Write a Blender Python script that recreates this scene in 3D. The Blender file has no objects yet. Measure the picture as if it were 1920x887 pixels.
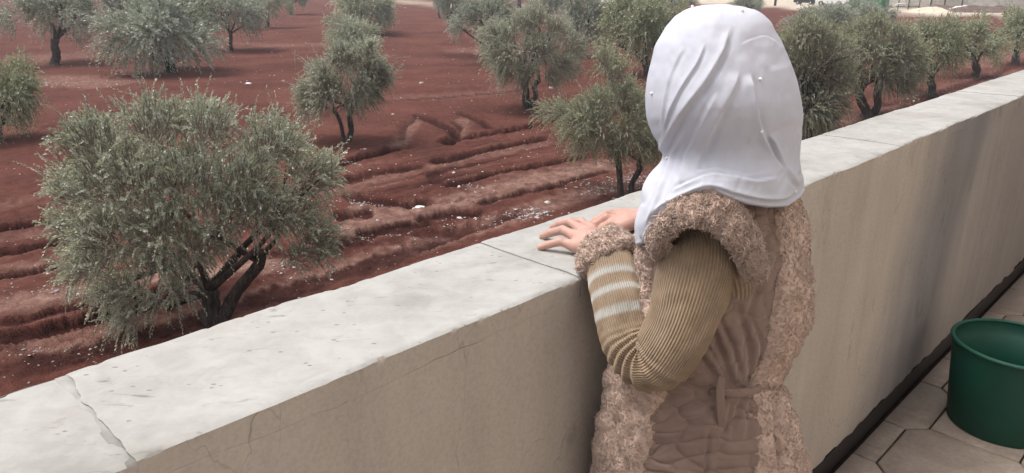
import bpy, bmesh, math, random
import numpy as np
from mathutils import Vector, Matrix

S = bpy.context.scene
COL = S.collection
R_ = math.radians
# ------------------------------------------------------------------ camera, world, sun, exposure
CZ = 1.353                      # eye height above the balcony floor (floor is z = 0)
PITCH = math.atan2(478, 1400)
cam_d = bpy.data.cameras.new('camera'); cam = bpy.data.objects.new('camera', cam_d); COL.objects.link(cam)
cam.location = (0, 0, CZ); cam.rotation_euler = (math.pi / 2 - PITCH, 0, 0)
cam_d.sensor_width = 36; cam_d.lens = 1400 / 1920 * 36; cam_d.clip_start = 0.02; cam_d.clip_end = 5000
S.camera = cam
SUN_EL, SUN_AZ = R_(66), R_(-80)          # azimuth measured from +Y towards +X
wd = bpy.data.worlds.new('World'); S.world = wd; wd.use_nodes = True
wn = wd.node_tree; wn.nodes.clear()
sky = wn.nodes.new('ShaderNodeTexSky'); sky.sky_type = 'NISHITA'; sky.sun_disc = False
sky.sun_elevation = SUN_EL; sky.sun_rotation = SUN_AZ
sky.air_density = 1.0; sky.dust_density = 6.0; sky.ozone_density = 1.0
hs = wn.nodes.new('ShaderNodeHueSaturation'); hs.inputs['Saturation'].default_value = 0.42
bg = wn.nodes.new('ShaderNodeBackground'); bg.inputs['Strength'].default_value = 0.148
wo = wn.nodes.new('ShaderNodeOutputWorld')
wn.links.new(sky.outputs[0], hs.inputs['Color']); wn.links.new(hs.outputs[0], bg.inputs['Color']); wn.links.new(bg.outputs[0], wo.inputs[0])
sun_d = bpy.data.lights.new('sun', 'SUN'); sun_d.energy = 1.55; sun_d.angle = R_(32); sun_d.color = (1, 0.96, 0.9)
sun = bpy.data.objects.new('sun', sun_d); COL.objects.link(sun)
sdir = Vector((math.sin(SUN_AZ) * math.cos(SUN_EL), math.cos(SUN_AZ) * math.cos(SUN_EL), math.sin(SUN_EL)))
sun.rotation_euler = sdir.to_track_quat('Z', 'Y').to_euler()
S.view_settings.view_transform = 'Standard'; S.view_settings.look = 'None'
S.view_settings.exposure = 0.48; S.view_settings.gamma = 1
S.cycles.max_bounces = 6; S.cycles.diffuse_bounces = 3; S.cycles.glossy_bounces = 2; S.cycles.transparent_max_bounces = 4
S.cycles.use_denoising = True

# ------------------------------------------------------------------ helpers
FW = np.array([0, math.cos(PITCH), -math.sin(PITCH)]); UP = np.array([0, math.sin(PITCH), math.cos(PITCH)])
EYE = np.array([0, 0, CZ]); RT = np.array([1.0, 0, 0])
SQ = math.sqrt(.5); WD = np.array([SQ, SQ, 0]); WN = np.array([-SQ, SQ, 0])   # along the parapet / outwards
def ray(x, y):
    x = np.asarray(x, float)[..., None]; y = np.asarray(y, float)[..., None]
    return RT * (x - 960) / 1400 + FW - UP * (y - 443.5) / 1400
def at_z(x, y, z):
    r = ray(x, y); return EYE + r * ((z - CZ) / r[..., 2])[..., None]
def at_y(x, y, Y):
    r = ray(x, y); return EYE + r * (np.asarray(Y) / r[..., 1])[..., None]
def proj(P):
    v = P - EYE; dp = v @ FW
    return 960 + 1400 * (v @ RT) / dp, 443.5 - 1400 * (v @ UP) / dp
def wall_pt(d, n, z): return WD * d + WN * n + np.array([0, 0, z])

def mesh_np(name, V, F, mat=None, parent=None, smooth=True, cols=None, uv=None):
    """F: (n,k) array or list of such arrays"""
    V = np.asarray(V, np.float32); Fs = F if isinstance(F, list) else [F]
    Fs = [np.asarray(f, np.int32) for f in Fs if len(f)]
    me = bpy.data.meshes.new(name)
    me.vertices.add(len(V)); me.vertices.foreach_set('co', V.ravel())
    loops = np.concatenate([f.ravel() for f in Fs]); tot = np.concatenate([np.full(len(f), f.shape[1], np.int32) for f in Fs])
    start = np.concatenate([[0], np.cumsum(tot)[:-1]]).astype(np.int32)
    me.loops.add(len(loops)); me.loops.foreach_set('vertex_index', loops)
    me.polygons.add(len(tot)); me.polygons.foreach_set('loop_start', start)
    try: me.polygons.foreach_set('loop_total', tot)
    except Exception: pass
    if smooth: me.polygons.foreach_set('use_smooth', np.ones(len(tot), bool))
    me.update(calc_edges=True)
    if cols:
        for k, c in cols.items():
            a = me.attributes.new(k, 'FLOAT', 'POINT'); a.data.foreach_set('value', np.asarray(c, np.float32))
    if uv is not None:
        l = me.uv_layers.new(name='UVMap'); l.data.foreach_set('uv', np.asarray(uv, np.float32)[loops].ravel())
    if mat: me.materials.append(mat)
    return link(name, me, parent)
def link(name, me, parent=None):
    o = bpy.data.objects.new(name, me); COL.objects.link(o)
    if parent is not None:
        o.parent = parent; 
        if parent.type == 'EMPTY' or True:
            o.matrix_parent_inverse = WM(parent).inverted()
    return o
def WM(o):
    m = Matrix.LocRotScale(o.location, o.rotation_euler, o.scale)
    return (WM(o.parent) @ o.matrix_parent_inverse @ m) if o.parent else m
def tag(o, label=None, cat=None, group=None, kind=None):
    if label: o['label'] = label
    if cat: o['category'] = cat
    if group: o['group'] = group
    if kind: o['kind'] = kind
    return o
def empty(name, loc, rz=0):
    o = bpy.data.objects.new(name, None); COL.objects.link(o); o.location = loc; o.rotation_euler = (0, 0, rz); o.empty_display_size = .1
    return o
class MB:
    """collects quads and tris"""
    def __init__(s): s.V = []; s.Q = []; s.T = []; s.n = 0
    def add(s, V, Q=None, T=None):
        V = np.asarray(V, float)
        if Q is not None and len(Q): s.Q.append(np.asarray(Q) + s.n)
        if T is not None and len(T): s.T.append(np.asarray(T) + s.n)
        s.V.append(V); s.n += len(V)
    def box(s, c, h, ax=None):
        c = np.asarray(c, float); ax = np.eye(3) if ax is None else np.asarray(ax)
        sg = np.array([[i, j, k] for i in (-1, 1) for j in (-1, 1) for k in (-1, 1)], float)
        V = c + (sg * np.asarray(h)) @ ax
        s.add(V, [[0, 1, 3, 2], [4, 6, 7, 5], [0, 4, 5, 1], [2, 3, 7, 6], [0, 2, 6, 4], [1, 5, 7, 3]])
    def tube(s, P, r, k=8, cap=True, wob=0, rng=None):
        P = np.asarray(P, float); r = np.broadcast_to(np.asarray(r, float), (len(P),))
        T = np.gradient(P, axis=0); T /= np.linalg.norm(T, axis=1)[:, None] + 1e-9
        a = np.cross(T[0], [0.31, 0.2, 0.93]); 
        if np.linalg.norm(a) < .1: a = np.cross(T[0], [1, 0, 0])
        A = []
        for t in T:
            a = a - t * (a @ t); a = a / (np.linalg.norm(a) + 1e-9); A.append(a)
        A = np.array(A); B = np.cross(T, A)
        th = np.arange(k) / k * 2 * np.pi
        rr = r[:, None] * np.ones(k)
        if wob and rng is not None: rr = rr * (1 + wob * rng.normal(size=(len(P), k)))
        V = P[:, None] + rr[..., None] * (np.cos(th)[None, :, None] * A[:, None] + np.sin(th)[None, :, None] * B[:, None])
        V = V.reshape(-1, 3); i = np.arange(len(P) - 1)[:, None] * k; j = np.arange(k)[None]; j2 = (j + 1) % k
        Q = np.stack([i + j, i + j2, i + k + j2, i + k + j], -1).reshape(-1, 4)
        T_ = None
        if cap:
            n0 = len(V); V = np.vstack([V, P[0], P[-1]]); e = (len(P) - 1) * k; jj = np.arange(k); j3 = (jj + 1) % k
            T_ = np.vstack([np.stack([np.full(k, n0), j3, jj], -1), np.stack([np.full(k, n0 + 1), e + jj, e + j3], -1)])
        s.add(V, Q, T_)
    def arrays(s):
        V = np.vstack(s.V); F = []
        if s.Q: F.append(np.vstack(s.Q))
        if s.T: F.append(np.vstack(s.T))
        return V, F
    def build(s, name, mat, parent=None, smooth=True, **k):
        V, F = s.arrays(); return mesh_np(name, V, F, mat, parent, smooth, **k)
def grid_faces(nr, nc, wrap=False):
    i = np.arange(nr - 1)[:, None] * nc; j = np.arange(nc if wrap else nc - 1)[None]; j2 = (j + 1) % nc
    return np.stack([i + j, i + j2, i + nc + j2, i + nc + j], -1).reshape(-1, 4)
# value noise
def _h(i, j, k, seed):
    n = (i.astype(np.int64) * 374761393 + j.astype(np.int64) * 668265263 + k.astype(np.int64) * 2147483647 + seed * 974634777) & 0xffffffff
    n = ((n ^ (n >> 13)) * 1274126177) & 0xffffffff
    n = ((n ^ (n >> 16)) * 2246822519) & 0xffffffff
    return ((n ^ (n >> 15)) & 0xffff) / 65535.0
def vnoise(x, y, z=None, seed=0):
    x = np.asarray(x, float); y = np.asarray(y, float); z = np.zeros_like(x) if z is None else np.asarray(z, float)
    i, j, k = np.floor(x), np.floor(y), np.floor(z); fx, fy, fz = x - i, y - j, z - k
    fx, fy, fz = [f * f * (3 - 2 * f) for f in (fx, fy, fz)]
    o = 0
    for a in (0, 1):
        for b in (0, 1):
            for c in (0, 1):
                o = o + _h(i + a, j + b, k + c, seed) * (fx if a else 1 - fx) * (fy if b else 1 - fy) * (fz if c else 1 - fz)
    return o * 2 - 1
def fbm(x, y, z=None, seed=0, oct=4, gain=.5):
    o = 0; a = 1; f = 1
    for q in range(oct):
        o = o + a * vnoise(np.asarray(x) * f, np.asarray(y) * f, None if z is None else np.asarray(z) * f, seed + q); a *= gain; f *= 2.03
    return o
def poly_dist(x, y, P):
    """unsigned distance, signed side, and arc parameter 0..1 to a polyline"""
    P = np.asarray(P, float); best = np.full(x.shape, 1e9); side = np.zeros(x.shape); tt = np.zeros(x.shape)
    L = np.concatenate([[0], np.cumsum(np.linalg.norm(np.diff(P, axis=0), axis=1))])
    for k in range(len(P) - 1):
        a, b = P[k], P[k + 1]; ab = b - a; l2 = ab @ ab + 1e-12
        t = np.clip(((x - a[0]) * ab[0] + (y - a[1]) * ab[1]) / l2, 0, 1)
        dx = x - a[0] - t * ab[0]; dy = y - a[1] - t * ab[1]; d = np.hypot(dx, dy); m = d < best
        best = np.where(m, d, best); side = np.where(m, np.sign(ab[0] * dy - ab[1] * dx), side)
        tt = np.where(m, (L[k] + t * (L[k + 1] - L[k])) / L[-1], tt)
    return best, side, tt
def smooth_curve(P, n):
    """Catmull-Rom through P"""
    P = np.asarray(P, float); Q = np.vstack([2 * P[0] - P[1], P, 2 * P[-1] - P[-2]]); m = len(P) - 1
    u = np.linspace(0, m, n); i = np.minimum(u.astype(int), m - 1); t = (u - i)[:, None]
    a, b, c, d = Q[i], Q[i + 1], Q[i + 2], Q[i + 3]
    return .5 * (2 * b + (c - a) * t + (2 * a - 5 * b + 4 * c - d) * t * t + (3 * b - a - 3 * c + d) * t ** 3)
def smi(x, xp, fp, s=0):
    """smooth 1-D interpolation: monotone-ish cubic by blurring a linear one"""
    xp = np.asarray(xp, float); fp = np.asarray(fp, float)
    g = np.linspace(xp[0], xp[-1], 800); v = np.interp(g, xp, fp)
    if s:
        k = max(1, int(s / (xp[-1] - xp[0]) * 800)); w = np.exp(-.5 * (np.arange(-3 * k, 3 * k + 1) / k) ** 2); w /= w.sum()
        n = 3 * k; vp = np.concatenate([2 * v[0] - v[n:0:-1], v, 2 * v[-1] - v[-2:-n - 2:-1]]) if n < 799 else np.pad(v, n, 'edge')
        v = np.convolve(vp, w, 'valid')
    return np.interp(x, g, v)
def normals(V, nr, nc, wrap):
    G = V.reshape(nr, nc, 3)
    du = (np.roll(G, -1, 1) - np.roll(G, 1, 1)) if wrap else np.gradient(G, axis=1)
    dv = np.gradient(G, axis=0); n = np.cross(dv, du); n /= np.linalg.norm(n, axis=2)[..., None] + 1e-12
    return n.reshape(-1, 3)

# ------------------------------------------------------------------ materials
def mat(name, base=(.5, .5, .5), rough=.8, spec=.3, **kw):
    m = bpy.data.materials.new(name); m.use_nodes = True; nt = m.node_tree
    b = nt.nodes['Principled BSDF']; b.inputs['Base Color'].default_value = (*base, 1); b.inputs['Roughness'].default_value = rough
    b.inputs['Specular IOR Level'].default_value = spec
    return m, nt, b
def N(nt, t, **k):
    n = nt.nodes.new('ShaderNode' + t)
    for a, v in k.items():
        if a in n.inputs: n.inputs[a].default_value = v
        else: setattr(n, a, v)
    return n
def coords(nt, scale=(1, 1, 1), kind='Object', rot=(0, 0, 0)):
    tc = N(nt, 'TexCoord'); mp = N(nt, 'Mapping'); mp.inputs['Scale'].default_value = scale; mp.inputs['Rotation'].default_value = rot
    nt.links.new(tc.outputs[kind], mp.inputs['Vector']); return mp.outputs[0]
def noise(nt, vec, scale, detail=4, rough=.55, dist=0):
    n = N(nt, 'TexNoise'); n.inputs['Scale'].default_value = scale; n.inputs['Detail'].default_value = detail; n.inputs['Roughness'].default_value = rough; n.inputs['Distortion'].default_value = dist
    nt.links.new(vec, n.inputs['Vector']); return n.outputs['Fac']
def ramp(nt, fac, stops):
    r = N(nt, 'ValToRGB'); e = r.color_ramp.elements
    while len(e) < len(stops): e.new(.5)
    for q, (p, c) in zip(e, stops):
        q.position = p; q.color = (*c, 1) if not np.isscalar(c) else (c, c, c, 1)
    nt.links.new(fac, r.inputs[0]); return r.outputs[0]
def mix(nt, fac, a, b, mode='MIX'):
    m = N(nt, 'Mix', data_type='RGBA', blend_type=mode)
    for i, v in ((0, fac), (6, a), (7, b)):
        sck = m.inputs[i]
        if isinstance(v, bpy.types.NodeSocket): nt.links.new(v, sck)
        elif np.isscalar(v): sck.default_value = v if i == 0 else (v, v, v, 1)
        else: sck.default_value = (*v, 1)
    return m.outputs[2]
def math_(nt, op, a, b=0.):
    m = N(nt, 'Math', operation=op)
    for i, v in enumerate((a, b)):
        if isinstance(v, bpy.types.NodeSocket): nt.links.new(v, m.inputs[i])
        else: m.inputs[i].default_value = v
    return m.outputs[0]
def bump(nt, b, h, strength=.3, dist=.01):
    n = N(nt, 'Bump'); n.inputs['Strength'].default_value = strength; n.inputs['Distance'].default_value = dist
    nt.links.new(h, n.inputs['Height']); nt.links.new(n.outputs[0], b.inputs['Normal'])
def attr(nt, name):
    a = N(nt, 'Attribute'); a.attribute_name = name; return a.outputs['Fac']
M = {}
def simple(name, c, rough=.7, spec=.3, var=.25, scale=8, bmp=0, metallic=0):
    m, nt, b = mat(name, c, rough, spec); v = coords(nt)
    f = noise(nt, v, scale, 5)
    col = ramp(nt, f, [(.25, tuple(x * (1 - var) for x in c)), (.75, tuple(min(1, x * (1 + var)) for x in c))])
    nt.links.new(col, b.inputs['Base Color']); b.inputs['Metallic'].default_value = metallic
    if bmp: bump(nt, b, f, bmp, .005)
    M[name] = m; return m
# red soil
m, nt, b = mat('soil', rough=.95, spec=.1); v = coords(nt)
n1 = noise(nt, v, .35, 6); n2 = noise(nt, v, 4, 6, .65); n3 = noise(nt, v, 40, 3, .6)
base = ramp(nt, n1, [(.3, (.102, .035, .027)), (.5, (.134, .048, .036)), (.72, (.172, .066, .050))])
base = mix(nt, .55, base, ramp(nt, n2, [(.3, (.45, .42, .42)), (.7, (1.35, 1.4, 1.4))]), 'MULTIPLY')
base = mix(nt, .35, base, ramp(nt, n3, [(.3, .45), (.7, 1.5)]), 'MULTIPLY')
dry = ramp(nt, n2, [(.3, (.24, .125, .098)), (.7, (.43, .28, .23))])
fd = math_(nt, 'MULTIPLY', attr(nt, 'dry'), ramp(nt, n2, [(.25, .45), (.65, 1.0)]))
base = mix(nt, fd, base, dry)
base = mix(nt, attr(nt, 'moist_shade'), base, mix(nt, 1.0, base, (.24, .17, .18), 'MULTIPLY'))  # damp soil plus rut shade, both put into the colour
yard = ramp(nt, n2, [(.3, (.45, .37, .29)), (.7, (.62, .54, .45))])
base = mix(nt, attr(nt, 'yard'), base, yard)
vo = N(nt, 'TexVoronoi'); vo.inputs['Scale'].default_value = 9; nt.links.new(v, vo.inputs['Vector'])
sp = ramp(nt, vo.outputs['Distance'], [(.10, 1.), (.16, 0.)])
sm = math_(nt, 'MULTIPLY', sp, ramp(nt, noise(nt, v, .8, 4), [(.50, 0.), (.72, .8)]))
base = mix(nt, sm, base, (.42, .32, .28))
nt.links.new(base, b.inputs['Base Color'])
bump(nt, b, math_(nt, 'ADD', n3, n2), 1.0, .06); M['soil'] = m
# cap plaster / stone
m, nt, b = mat('cap_stone', rough=.75, spec=.25); v = coords(nt)
n1 = noise(nt, v, 5, 6, .6); n2 = noise(nt, v, 26, 5, .65, .4); vs = coords(nt, (18, 70, 18), rot=(0, 0, R_(-45))); n3 = noise(nt, vs, 1.2, 4, .65, .6)
c = ramp(nt, n1, [(.28, (.255, .247, .228)), (.45, (.345, .338, .32)), (.7, (.405, .40, .386))])
c = mix(nt, .55, c, ramp(nt, n2, [(.3, .72), (.62, 1.06)]), 'MULTIPLY')
c = mix(nt, .8, c, ramp(nt, n3, [(.27, .5), (.38, 1.), (.8, 1.03)]), 'MULTIPLY')
c = mix(nt, ramp(nt, noise(nt, v, 2.6, 5), [(.56, 0.), (.70, .45)]), c, (.29, .255, .225))
vp = N(nt, 'TexVoronoi'); vp.inputs['Scale'].default_value = 42; vp.inputs['Randomness'].default_value = 1; nt.links.new(coords(nt, (1, 1.9, 1), rot=(0, 0, R_(-45))), vp.inputs['Vector'])
pit = math_(nt, 'MULTIPLY', ramp(nt, vp.outputs['Distance'], [(.09, 1.), (.15, 0.)]), ramp(nt, noise(nt, v, 11, 3), [(.46, 0.), (.55, .9)]))
c = mix(nt, pit, c, (.20, .18, .16))
nt.links.new(c, b.inputs['Base Color'])
bump(nt, b, math_(nt, 'SUBTRACT', math_(nt, 'ADD', n2, math_(nt, 'MULTIPLY', n3, .8)), pit), .35, .004); M['cap_stone'] = m
simple('mortar', (.32, .312, .29), .9, .15, .2, 30, .4)
# wall plaster
m, nt, b = mat('wall_plaster', rough=.8, spec=.25); v = coords(nt)
n1 = noise(nt, v, 2.2, 5, .6); vz = coords(nt, (9, 9, 1.0)); n2 = noise(nt, vz, 1.5, 5, .6, .3); n3 = noise(nt, v, 60, 3)
c = ramp(nt, n1, [(.25, (.425, .377, .327)), (.75, (.515, .465, .412))])
c = mix(nt, .5, c, ramp(nt, n2, [(.3, .80), (.7, 1.1)]), 'MULTIPLY'); c = mix(nt, .4, c, ramp(nt, noise(nt, v, 150, 3, .7), [(.3, .72), (.6, 1.1)]), 'MULTIPLY')
def cracks(vec, scale, dist, w):
    nn = N(nt, 'TexNoise'); nn.inputs['Scale'].default_value = 9; nn.inputs['Detail'].default_value = 4; nt.links.new(vec, nn.inputs['Vector'])
    mm = N(nt, 'Mix', data_type='VECTOR'); mm.inputs[0].default_value = dist; nt.links.new(vec, mm.inputs[4]); nt.links.new(nn.outputs['Color'], mm.inputs[5])
    vv = N(nt, 'TexVoronoi', feature='DISTANCE_TO_EDGE'); vv.inputs['Scale'].default_value = scale; nt.links.new(mm.outputs[1], vv.inputs['Vector'])
    return ramp(nt, vv.outputs['Distance'], [(0, 1.), (w, 0.)])
ck = math_(nt, 'MULTIPLY', cracks(coords(nt, (1, 1, .45)), 8.5, .12, .0045), ramp(nt, noise(nt, v, 2.6, 4), [(.45, 0.), (.58, .55)]))
c = mix(nt, ck, c, (.13, .10, .08))
st = ramp(nt, noise(nt, coords(nt, (4, 4, 2)), 2.1, 6, .7), [(.60, 0.), (.72, .55)])
c = mix(nt, st, c, (.22, .20, .19))
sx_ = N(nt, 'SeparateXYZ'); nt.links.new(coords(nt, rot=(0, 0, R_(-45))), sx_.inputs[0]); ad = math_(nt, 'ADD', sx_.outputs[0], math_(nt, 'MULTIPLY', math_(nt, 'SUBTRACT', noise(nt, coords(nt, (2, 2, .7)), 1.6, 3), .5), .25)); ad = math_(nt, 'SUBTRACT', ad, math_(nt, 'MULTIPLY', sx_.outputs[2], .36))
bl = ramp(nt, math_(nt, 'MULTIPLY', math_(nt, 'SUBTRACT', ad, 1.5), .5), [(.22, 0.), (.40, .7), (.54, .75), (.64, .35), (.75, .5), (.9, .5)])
c = mix(nt, bl, c, mix(nt, 1.0, c, (.36, .40, .52), 'MULTIPLY'))  # soft bluish shadow band painted into the plaster towards the right end
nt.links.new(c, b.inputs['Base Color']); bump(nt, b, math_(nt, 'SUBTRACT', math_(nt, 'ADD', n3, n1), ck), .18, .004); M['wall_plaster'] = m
simple('skirting', (.012, .011, .012), .45, .4, .4, 30)
simple('house_plaster', (.52, .47, .41), .85, .2, .1, 3)
# tiles
m, nt, b = mat('floor_tile', rough=.42, spec=.4); v = coords(nt); oi = N(nt, 'ObjectInfo')
n1 = noise(nt, v, 9, 6, .6); n2 = noise(nt, v, 70, 3)
c = ramp(nt, n1, [(.25, (.21, .166, .138)), (.5, (.285, .234, .198)), (.75, (.345, .292, .252))])
c = mix(nt, .35, c, ramp(nt, n2, [(.3, .7), (.7, 1.25)]), 'MULTIPLY')
c = mix(nt, ramp(nt, noise(nt, v, 3.1, 5, .7), [(.55, 0.), (.75, .5)]), c, (.12, .085, .075))
c = mix(nt, ramp(nt, noise(nt, v, 130, 2), [(.70, 0.), (.76, .8)]), c, (.07, .05, .045))
c = mix(nt, .3, c, ramp(nt, oi.outputs['Random'], [(0, .65), (1, 1.15)]), 'MULTIPLY')
nt.links.new(c, b.inputs['Base Color']); nt.links.new(ramp(nt, n1, [(.3, .35), (.7, .6)]), b.inputs['Roughness']); bump(nt, b, n2, .08, .002); M['floor_tile'] = m
simple('grout', (.045, .032, .028), .95, .1, .3, 40)
# bark and leaves
m, nt, b = mat('bark', rough=.95, spec=.1); v = coords(nt, (1, 1, .25)); n1 = noise(nt, v, 22, 6, .65, .5); n2 = noise(nt, coords(nt), 3, 4)
c = ramp(nt, n1, [(.3, (.035, .028, .025)), (.5, (.085, .07, .06)), (.75, (.19, .165, .145))]); c = mix(nt, .5, c, ramp(nt, n2, [(.3, .6), (.7, 1.3)]), 'MULTIPLY')
nt.links.new(c, b.inputs['Base Color']); bump(nt, b, n1, .9, .03); M['bark'] = m
def leafmat(name, top, under, dusty):
    m, nt, b = mat(name, rough=.42, spec=.6); v = coords(nt)
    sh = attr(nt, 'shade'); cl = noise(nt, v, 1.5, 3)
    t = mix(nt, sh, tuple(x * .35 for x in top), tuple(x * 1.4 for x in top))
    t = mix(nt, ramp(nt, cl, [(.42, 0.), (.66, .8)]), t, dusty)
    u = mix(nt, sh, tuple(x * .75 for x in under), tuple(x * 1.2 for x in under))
    g = N(nt, 'NewGeometry'); c = mix(nt, g.outputs['Backfacing'], t, u)
    nt.links.new(c, b.inputs['Base Color']); tl = N(nt, 'BsdfTranslucent'); nt.links.new(mix(nt, .35, c, (.34, .36, .13)), tl.inputs[0]); ms = N(nt, 'MixShader'); ms.inputs[0].default_value = .30
    nt.links.new(b.outputs[0], ms.inputs[1]); nt.links.new(tl.outputs[0], ms.inputs[2]); nt.links.new(ms.outputs[0], nt.nodes['Material Output'].inputs[0]); M[name] = m
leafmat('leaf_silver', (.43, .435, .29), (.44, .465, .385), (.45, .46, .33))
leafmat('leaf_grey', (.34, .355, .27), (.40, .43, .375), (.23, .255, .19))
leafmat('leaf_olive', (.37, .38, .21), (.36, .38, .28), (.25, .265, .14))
simple('twig', (.27, .245, .20), .9, .15, .3, 12)
m, nt, b = mat('limestone', rough=.9, spec=.15); v = coords(nt); c = ramp(nt, noise(nt, v, 1.7, 4, .7), [(.3, (.30, .20, .17)), (.5, (.52, .45, .42)), (.7, (.72, .70, .68))]); nt.links.new(c, b.inputs['Base Color']); M['limestone'] = m
m, nt, b = mat('gravel', rough=.9, spec=.15); v = coords(nt); c = ramp(nt, noise(nt, v, 9, 4, .7), [(.3, (.20, .16, .15)), (.5, (.42, .40, .39)), (.7, (.68, .67, .66))]); nt.links.new(c, b.inputs['Base Color']); M['gravel'] = m

exec_order = 'structure'
# ------------------------------------------------------------------ ground of the field
GZ = -3.3
def rise(d): return .014 * np.clip(d - 45, 0, 260) 
def ground_z(X, Y): return GZ + rise(np.hypot(X, Y)) + .10 * fbm(np.asarray(X) / 9, np.asarray(Y) / 9, seed=3, oct=2) * np.clip((np.hypot(X, Y) - 12) / 20, 0, 1)
def gp(px, py):
    """point of the field seen at a pixel"""
    P = at_z(px, py, GZ)
    for _ in range(25):
        P = at_z(px, py, .5 * P[..., 2] + .5 * ground_z(P[..., 0], P[..., 1])) if np.ndim(px) == 0 else P
    return P
def gpath(pts): return np.array([gp(a, b)[:2] for a, b in pts])
ys = np.concatenate([np.linspace(-80, 5, 18), np.exp(np.arange(np.log(6.2), np.log(26), .0038)), np.exp(np.arange(np.log(26), np.log(70), .012)), np.exp(np.linspace(np.log(71), np.log(3000), 50))])
us = np.concatenate([-np.exp(np.linspace(np.log(9), np.log(1.05), 16)), np.linspace(-.98, -.70, 60)[:-1], np.linspace(-.70, .22, 560), np.linspace(.22, .98, 160)[1:], np.exp(np.linspace(np.log(1.05), np.log(9), 16))])
Yg, Ug = np.meshgrid(ys, us, indexing='ij'); Xg = Ug * np.maximum(Yg, 7)
X, Y = Xg.ravel(), Yg.ravel()
Z = ground_z(X, Y)
moist_shade = np.zeros_like(X); dryv = np.zeros_like(X); dist_ = np.zeros_like(X)
wx = X + .15 * fbm(X / 1.6, Y / 1.3, seed=11, oct=3); wy = Y + .15 * fbm(X / 1.6, Y / 1.3, seed=17, oct=3)
nearm = (Y > 5) & (Y < 60) & (np.abs(X / np.maximum(Y, 7)) < 1.0)
idx = np.where(nearm)[0]
edge = fbm(X[idx] / .30, Y[idx] / .30, seed=5, oct=5, gain=.7)
def rut(pts, w, depth=.0, mo=0., dr=0., berm=.4, warp=.35):
    P = gpath(pts)
    if len(P) > 2: P = smooth_curve(P, len(P) * 4)
    lo, hi = P.min(0) - 4 * w - .6, P.max(0) + 4 * w + .6
    k = np.where((X[idx] > lo[0]) & (X[idx] < hi[0]) & (Y[idx] > lo[1]) & (Y[idx] < hi[1]))[0]
    if not len(k): return
    i = idx[k]; x = X[i] + (wx[i] - X[i]) * warp; y = Y[i] + (wy[i] - Y[i]) * warp
    d, sd, t = poly_dist(x, y, P)
    fade = np.clip(np.minimum(t, 1 - t) / .08, 0, 1) ** .7; q_s = d * sd / w + .20 * edge[k]
    ww = w * (1 + .16 * edge[k]); q = d / np.maximum(ww, .02)
    core = np.exp(-q ** 4) * fade
    if mo: core = np.clip((1 - q_s) / .22, 0, 1) * np.clip((q_s + 1.25) / 1.5, 0, 1) * fade
    depth = depth * .62; Z[i] += -depth * core + depth * berm * np.exp(-((q - 1.7) / .55) ** 2) * fade
    mcore = np.clip((1 - q_s) / .15, 0, 1) * np.clip((q_s + .9) / .55, 0, 1) * fade; moist_shade[i] = np.maximum(moist_shade[i], mo * mcore); dryv[i] = np.maximum(dryv[i] * (1 - .8 * core * (mo > .3)), dr * core)  # far rut face coloured dark: moist earth and painted shade together
    dist_[i] = np.maximum(dist_[i], np.exp(-(q / 2.2) ** 2) * fade * (1 if depth else .35))
# dusty wheel lines first, ruts over them
for pts, w, dr in [
    ([(560, 445), (630, 433), (769, 400), (870, 372), (1006, 339), (1056, 325), (1180, 300)], .55, .75),
    ([(560, 380), (651, 352), (735, 330), (837, 305), (921, 288), (1040, 262)], .35, .38),
    ([(-30, 392), (70, 372), (190, 345)], .4, .25),
    ([(-30, 583), (60, 562), (140, 545), (300, 515), (560, 490)], .42, .8),
    ([(-30, 668), (60, 650), (184, 629), (330, 592), (470, 560), (640, 505), (800, 455), (930, 415), (1100, 362), (1200, 335)], .42, .6),
    ([(-30, 516), (60, 498), (150, 480)], .3, .45),
    ([(-30, 452), (80, 437), (140, 430)], .25, .3),
    ([(742, 281), (757, 255), (772, 234), (783, 217)], .28, .5), ([(857, 268), (867, 234), (870, 220)], .28, .45),
    ([(640, 395), (700, 398), (740, 388)], .5, .6),
    ([(-20, 158), (60, 150), (140, 152), (230, 160)], 1.6, .55), ([(-20, 120), (70, 108), (200, 100)], 2.5, .3), ([(420, 75), (540, 85), (640, 80)], 2, .25),
    ([(1540, 240), (1700, 195), (1900, 128)], .8, .35), ([(1560, 232), (1640, 222), (1720, 205)], .5, .4), ([(1800, 128), (1880, 108), (1960, 95)], 1., .4),
    ([(720, 185), (900, 175), (1000, 160)], .9, .22), ([(840, 92), (900, 95), (960, 90)], 1.5, .3)]:
    rut(pts, w, 0.03, 0, dr, .3)
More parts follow.
